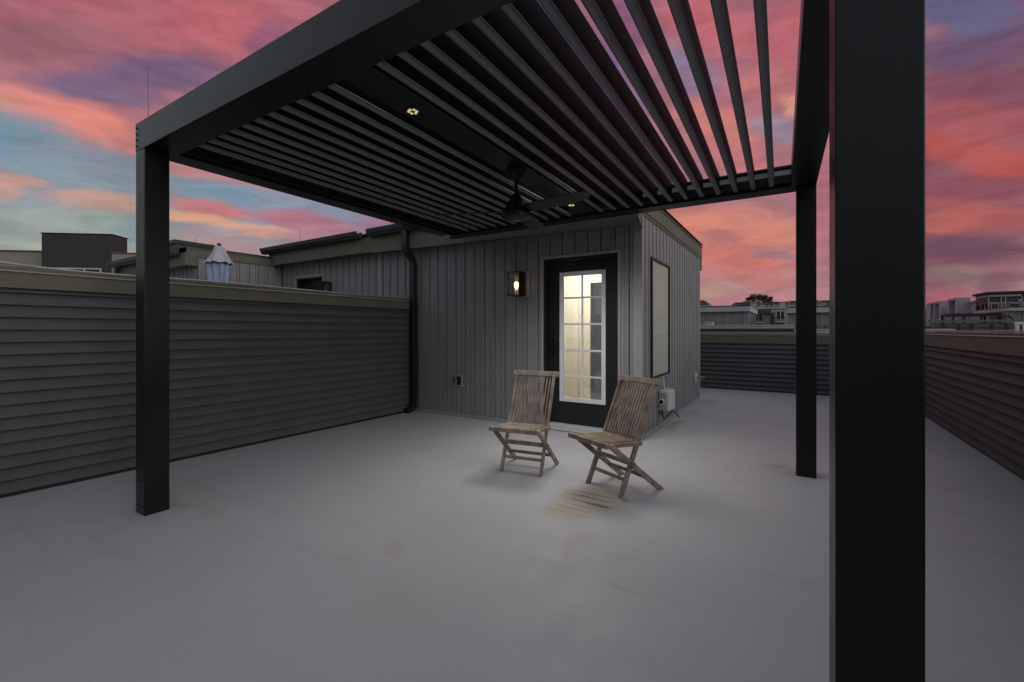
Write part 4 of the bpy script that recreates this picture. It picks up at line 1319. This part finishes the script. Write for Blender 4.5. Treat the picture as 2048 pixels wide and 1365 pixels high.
# ================================================================== SKY
SKY = [(-1.207, 0.208, 0.407, 0.103, 0.11, (0.216, 0.305, 0.352), 0.92),
       (-1.218, 0.503, 0.323, 0.076, 0.347, (0.434, 0.117, 0.144), 0.95),
       (-1.367, 0.425, 0.102, 0.032, 0.436, (0.287, 0.112, 0.144), 0.7),
       (-1.138, 0.533, 0.105, 0.033, 0.31, (0.527, 0.107, 0.133), 0.8),
       (-1.228, 0.433, 0.129, 0.031, 0.333, (0.127, 0.098, 0.195), 0.8),
       (-1.311, 0.377, 0.091, 0.021, 0.183, (0.162, 0.122, 0.223), 0.75),
       (-1.061, 0.523, 0.064, 0.035, 0.451, (0.216, 0.08, 0.188), 0.6),
       (-1.394, 0.33, 0.082, 0.024, 0.129, (0.617, 0.202, 0.175), 0.92),
       (-1.32, 0.323, 0.079, 0.027, -0.077, (0.701, 0.209, 0.156), 0.97),
       (-1.419, 0.323, 0.032, 0.016, 0.173, (0.61, 0.242, 0.195), 0.6),
       (-1.403, 0.272, 0.096, 0.044, 0.03, (0.175, 0.296, 0.371), 1),
       (-1.303, 0.275, 0.061, 0.031, -0.04, (0.195, 0.27, 0.342), 0.9),
       (-1.403, 0.238, 0.1, 0.022, 0.268, (0.242, 0.305, 0.352), 0.7),
       (-1.416, 0.217, 0.047, 0.012, 0.284, (0.672, 0.305, 0.209), 0.75),
       (-1.411, 0.199, 0.026, 0.008, 0.364, (0.672, 0.314, 0.223), 0.6),
       (-1.318, 0.215, 0.069, 0.016, 0.053, (0.617, 0.305, 0.223), 0.75),
       (-1.303, 0.203, 0.061, 0.013, 0.143, (0.552, 0.305, 0.238), 0.6),
       (-1.374, 0.165, 0.133, 0.033, 0.137, (0.305, 0.352, 0.323), 0.9),
       (-1.374, 0.116, 0.133, 0.034, 0.12, (0.342, 0.392, 0.332), 0.95),
       (-1.149, 0.284, 0.112, 0.021, -0.14, (0.503, 0.205, 0.202), 0.9),
       (-1.015, 0.269, 0.111, 0.017, -0.133, (0.413, 0.162, 0.209), 0.75),
       (-1.132, 0.255, 0.131, 0.023, -0.037, (0.188, 0.287, 0.371), 1),
       (-0.968, 0.243, 0.125, 0.022, -0.071, (0.231, 0.262, 0.352), 0.95),
       (-1.158, 0.225, 0.085, 0.016, -0.048, (0.515, 0.162, 0.175), 0.95),
       (-0.997, 0.218, 0.112, 0.02, -0.079, (0.434, 0.15, 0.202), 0.9),
       (-1.174, 0.205, 0.066, 0.012, -0.015, (0.716, 0.342, 0.202), 0.95),
       (-1.064, 0.193, 0.1, 0.013, -0.064, (0.672, 0.296, 0.188), 0.9),
       (-1.158, 0.177, 0.085, 0.014, 0.035, (0.402, 0.27, 0.27), 0.8),
       (-1.121, 0.16, 0.12, 0.015, 0.089, (0.434, 0.27, 0.27), 0.8),
       (-0.989, 0.191, 0.062, 0.018, 0.014, (0.445, 0.202, 0.262), 0.8),
       (-0.83, 0.219, 0.093, 0.021, -0.126, (0.342, 0.15, 0.305), 0.9),
       (-0.756, 0.218, 0.06, 0.025, -0.152, (0.181, 0.144, 0.352), 0.8),
       (-0.467, 0.602, 0.103, 0.047, -0.596, (0.061, 0.065, 0.27), 0.97),
       (-0.352, 0.502, 0.126, 0.047, -0.913, (0.162, 0.093, 0.27), 0.95),
       (-0.304, 0.586, 0.077, 0.03, -0.448, (0.216, 0.08, 0.188), 0.8),
       (-0.156, 0.569, 0.13, 0.039, -0.499, (0.515, 0.117, 0.138), 0.95),
       (-0.193, 0.5, 0.085, 0.028, -0.477, (0.223, 0.195, 0.314), 0.95),
       (-0.268, 0.473, 0.062, 0.027, -0.871, (0.242, 0.15, 0.27), 0.9),
       (-0.127, 0.396, 0.102, 0.041, -0.644, (0.578, 0.175, 0.15), 0.95),
       (-0.014, 0.512, 0.099, 0.053, -0.614, (0.491, 0.112, 0.138), 0.9),
       (-0.039, 0.445, 0.1, 0.025, -0.391, (0.527, 0.15, 0.15), 0.8),
       (-0.004, 0.406, 0.028, 0.019, -0.885, (0.672, 0.287, 0.202), 0.8),
       (-0.029, 0.377, 0.052, 0.02, -0.505, (0.296, 0.238, 0.296), 0.9),
       (-0.1, 0.337, 0.1, 0.025, -0.475, (0.539, 0.162, 0.168), 0.9),
       (-0.114, 0.205, 0.184, 0.044, -0.238, (0.617, 0.202, 0.138), 1),
       (-0.111, 0.142, 0.143, 0.033, -0.219, (0.552, 0.156, 0.127), 0.97),
       (-0.131, 0.189, 0.047, 0.014, -0.223, (0.434, 0.138, 0.162), 0.7),
       (-0.029, 0.141, 0.05, 0.013, -0.401, (0.305, 0.156, 0.202), 0.7),
       (-0.082, 0.101, 0.09, 0.018, -0.234, (0.503, 0.162, 0.144), 0.9),
       (-0.126, 0.076, 0.041, 0.016, -0.197, (0.491, 0.305, 0.231), 0.85),
       (-0.032, 0.056, 0.119, 0.017, -0.059, (0.491, 0.195, 0.209), 0.9),
       (0.05, 0.208, 0.127, 0.022, -1.506, (0.402, 0.117, 0.162), 0.6),
       (0.233, 0.254, 0.127, 0.297, -0.242, (0.216, 0.061, 0.089), 0.9),
       (0.233, 0.454, 0.11, 0.034, -0.499, (0.117, 0.107, 0.216), 0.97),
       (0.233, 0.402, 0.106, 0.024, -0.416, (0.15, 0.084, 0.162), 0.95),
       (0.233, 0.361, 0.106, 0.021, -0.426, (0.216, 0.072, 0.117), 0.9),
       (0.239, 0.321, 0.095, 0.025, -0.338, (0.352, 0.08, 0.098), 0.95),
       (0.239, 0.272, 0.105, 0.027, -0.556, (0.468, 0.068, 0.054), 1),
       (0.258, 0.3, 0.05, 0.014, -0.405, (0.413, 0.089, 0.093), 0.8),
       (0.233, 0.221, 0.1, 0.019, -0.255, (0.262, 0.068, 0.098), 0.9),
       (0.239, 0.181, 0.096, 0.018, -0.373, (0.413, 0.089, 0.084), 0.92),
       (0.196, 0.174, 0.06, 0.017, -0.232, (0.468, 0.107, 0.093), 0.85),
       (0.239, 0.125, 0.092, 0.026, -0.219, (0.162, 0.072, 0.107), 0.97),
       (0.225, 0.085, 0.05, 0.016, -0.154, (0.223, 0.162, 0.156), 0.85),
       (0.278, 0.072, 0.033, 0.018, 0.044, (0.162, 0.08, 0.107), 0.8),
       (0.225, 0.047, 0.05, 0.013, -0.117, (0.503, 0.117, 0.144), 0.95),
       (0.278, 0.051, 0.033, 0.01, 0.129, (0.216, 0.076, 0.107), 0.6)]
# each entry: bearing, height, half length, half width, tilt (radians), colour of the cloud or clear patch, cover
SUN_EL, SUN_AZ = R(16), R(98)           # low sun off to the right
world = bpy.data.worlds.new('World')
SC.world = world
world.use_nodes = True
nt = world.node_tree
nt.nodes.clear()
N, L = nt.nodes.new, nt.links.new
out = N('ShaderNodeOutputWorld')
tc = N('ShaderNodeTexCoord')
sep = N('ShaderNodeSeparateXYZ')
L(tc.outputs['Generated'], sep.inputs[0])


def wm(op, a, b=None, clamp=False):
    x = N('ShaderNodeMath')
    x.operation = op
    x.use_clamp = clamp
    for i, q in enumerate((a, b)):
        if q is None:
            continue
        if isinstance(q, (int, float)):
            x.inputs[i].default_value = q
        else:
            L(q, x.inputs[i])
    return x.outputs[0]


def wr(v, a0, a1, b0, b1):
    x = N('ShaderNodeMapRange')
    x.interpolation_type = 'SMOOTHSTEP'
    for k, q in zip(('From Min', 'From Max', 'To Min', 'To Max'), (a0, a1, b0, b1)):
        x.inputs[k].default_value = q
    L(v, x.inputs['Value'])
    return x.outputs[0]


az = wm('ARCTAN2', sep.outputs['X'], sep.outputs['Y'])
el = wm('ARCSINE', sep.outputs['Z'])
comb = N('ShaderNodeCombineXYZ')
L(az, comb.inputs[0])
L(el, comb.inputs[1])


def wnoise(scale, detail=6, rough=.6, sc=(1, 1, 1), rot=0, dist=0):
    mp = N('ShaderNodeMapping')
    mp.inputs['Rotation'].default_value = (0, 0, rot)
    mp.inputs['Scale'].default_value = sc
    L(comb.outputs[0], mp.inputs['Vector'])
    n = N('ShaderNodeTexNoise')
    n.inputs['Scale'].default_value = scale
    n.inputs['Detail'].default_value = detail
    n.inputs['Roughness'].default_value = rough
    n.inputs['Distortion'].default_value = dist
    L(mp.outputs[0], n.inputs['Vector'])
    return n


# wind-torn displacement of everything in the sky
wn = wnoise(1, 10, .62, (4, 9, 1), .2)
w0 = N('ShaderNodeVectorMath')
w0.operation = 'SUBTRACT'
L(wn.outputs['Color'], w0.inputs[0])
w0.inputs[1].default_value = (.5, .5, .5)
w1 = N('ShaderNodeVectorMath')
w1.operation = 'MULTIPLY_ADD'
L(w0.outputs[0], w1.inputs[0])
w1.inputs[1].default_value = (.14, .068, 0)
L(comb.outputs[0], w1.inputs[2])

base = N('ShaderNodeValToRGB')
cr = base.color_ramp
cr.elements[0].position = .0
cr.elements[0].color = (.42, .20, .22, 1)
cr.elements[1].position = 1
cr.elements[1].color = (.36, .12, .17, 1)
e = cr.elements.new(.35)
e.color = (.40, .155, .19, 1)
L(wr(el, 0, .7, 0, 1), base.inputs['Fac'])
cur = base.outputs[0]
stn = wnoise(1, 7, .55, (5, 20, 1), .25, .6)
for (ca, ce, lh, lw, an, col, cov) in SKY:
    mp = N('ShaderNodeMapping')
    mp.vector_type = 'TEXTURE'
    mp.inputs['Location'].default_value = (ca, ce, 0)
    mp.inputs['Rotation'].default_value = (0, 0, an)
    mp.inputs['Scale'].default_value = (lh * 1.15, lw * 1.3, 1)
    L(w1.outputs[0], mp.inputs['Vector'])
    ln = N('ShaderNodeVectorMath')
    ln.operation = 'LENGTH'
    L(mp.outputs[0], ln.inputs[0])
    m_ = wr(ln.outputs['Value'], .35, 1.02, cov, 0)
    # ragged by the streak noise
    rag = wr(stn.outputs['Fac'], .3, .6, .7, 1.1)
    x = N('ShaderNodeMix')
    x.data_type = 'RGBA'
    L(wm('MULTIPLY', m_, rag, True), x.inputs['Factor'])
    L(cur, x.inputs['A'])
    x.inputs['B'].default_value = (*col, 1)
    cur = x.outputs['Result']
# fine filaments, lighter and darker
fil = wnoise(1, 9, .62, (7, 30, 1), .2, .9)
sc_ = N('ShaderNodeVectorMath')
sc_.operation = 'SCALE'
L(cur, sc_.inputs[0])
L(wr(fil.outputs['Fac'], .3, .7, .85, 1.13), sc_.inputs['Scale'])
fil2 = wnoise(1, 6, .6, (4, 11, 1), .2, .5)
tw_ = N('ShaderNodeMix')
tw_.data_type = 'RGBA'
tw_.blend_type = 'MULTIPLY'
L(wr(fil2.outputs['Fac'], .45, .7, 0, .25), tw_.inputs['Factor'])
L(sc_.outputs[0], tw_.inputs['A'])
tw_.inputs['B'].default_value = (.80, .72, .86, 1)
dsat = N('ShaderNodeHueSaturation')
dsat.inputs['Saturation'].default_value = .93
L(tw_.outputs['Result'], dsat.inputs['Color'])
bg1 = N('ShaderNodeBackground')
L(dsat.outputs[0], bg1.inputs['Color'])
bg1.inputs['Strength'].default_value = CLOUD_STRENGTH = 1.0
# the rest of the sky: pale evening light overhead and behind
nish = N('ShaderNodeTexSky')
nish.sky_type = 'NISHITA'
nish.sun_disc = False
nish.sun_elevation = SUN_EL
nish.sun_rotation = SUN_AZ
hs = N('ShaderNodeHueSaturation')
hs.inputs['Saturation'].default_value = .34
L(nish.outputs[0], hs.inputs['Color'])
bg2 = N('ShaderNodeBackground')
oc = N('ShaderNodeVectorMath')            # brighter overhead than along the horizon
oc.operation = 'SCALE'
L(hs.outputs[0], oc.inputs[0])
L(wr(el, .02, .75, .3, 1.55), oc.inputs['Scale'])
L(oc.outputs[0], bg2.inputs['Color'])
bg2.inputs['Strength'].default_value = .127
ma = wr(az, -1.5, -1.75, 0, 1)
mb = wr(az, .33, .55, 0, 1)
me_ = wr(el, .66, .82, 0, 1)
low = wr(el, -.05, .0, 1, 0)
mask = wm('MAXIMUM', wm('MAXIMUM', ma, mb), wm('MAXIMUM', me_, low))
ms = N('ShaderNodeMixShader')
L(mask, ms.inputs['Fac'])
L(bg1.outputs[0], ms.inputs[1])
L(bg2.outputs[0], ms.inputs[2])
L(ms.outputs[0], out.inputs['Surface'])

# ================================================================== LIGHT


def light(name, kind, loc, power, col, **kw):
    d = bpy.data.lights.new(name, kind)
    d.energy = power
    d.color = col
    for k, v in kw.items():
        setattr(d, k, v)
    o = bpy.data.objects.new(name, d)
    o.location = loc
    COL.objects.link(o)
    return o


sun = light('sun', 'SUN', (0, 0, 20), .16, (1, .93, .85), angle=R(40))
dirv = Vector((math.sin(SUN_AZ) * math.cos(SUN_EL), math.cos(SUN_AZ) * math.cos(SUN_EL), math.sin(SUN_EL)))
sun.rotation_euler = dirv.to_track_quat('Z', 'Y').to_euler()
for nm, p, w in (('downlight_beam', D1, 30), ('downlight_beam', D2, 215)):
    light(nm, 'SPOT', (p.x, p.y, p.z - .012), w, (1, .97, .94), spot_size=R(140), spot_blend=1, shadow_soft_size=.7)
light('lantern_glow', 'POINT', lamp_at, 8, (1, .58, .22), shadow_soft_size=.03)
light('hall_fill', 'POINT', (-2.4, 7.9, 2.2), 9, (.95, .97, 1), shadow_soft_size=.15)  # added fill, no lamp there: greys the hall like a reflection in the glass
light('landing_light', 'POINT', (-2.75, 6.15, 2.2), 60, (1, .97, .9), shadow_soft_size=.15)

# ================================================================== CAMERA
cam = bpy.data.cameras.new('camera')
cam.sensor_fit = 'HORIZONTAL'
cam.sensor_width = 36
cam.lens = 889 / 2048 * 36
cam.shift_y = -21.5 / 2048
cam.clip_start = .05
cam.clip_end = 2000
co = bpy.data.objects.new('camera', cam)
co.location = (0, 0, 1.3)
co.rotation_euler = (PI / 2, 0, .5632)
COL.objects.link(co)
SC.camera = co
vs_ = SC.view_settings
SC.display_settings.display_device = 'sRGB'
vs_.view_transform = 'Standard'
vs_.look = 'None'
vs_.exposure = 0
vs_.gamma = 1
SC.cycles.use_denoising = True
SC.cycles.max_bounces = 8
SC.cycles.diffuse_bounces = 4
SC.cycles.transparent_max_bounces = 16
SC.cycles.sample_clamp_indirect = 4
SC.cycles.caustics_reflective = False
SC.cycles.caustics_refractive = False
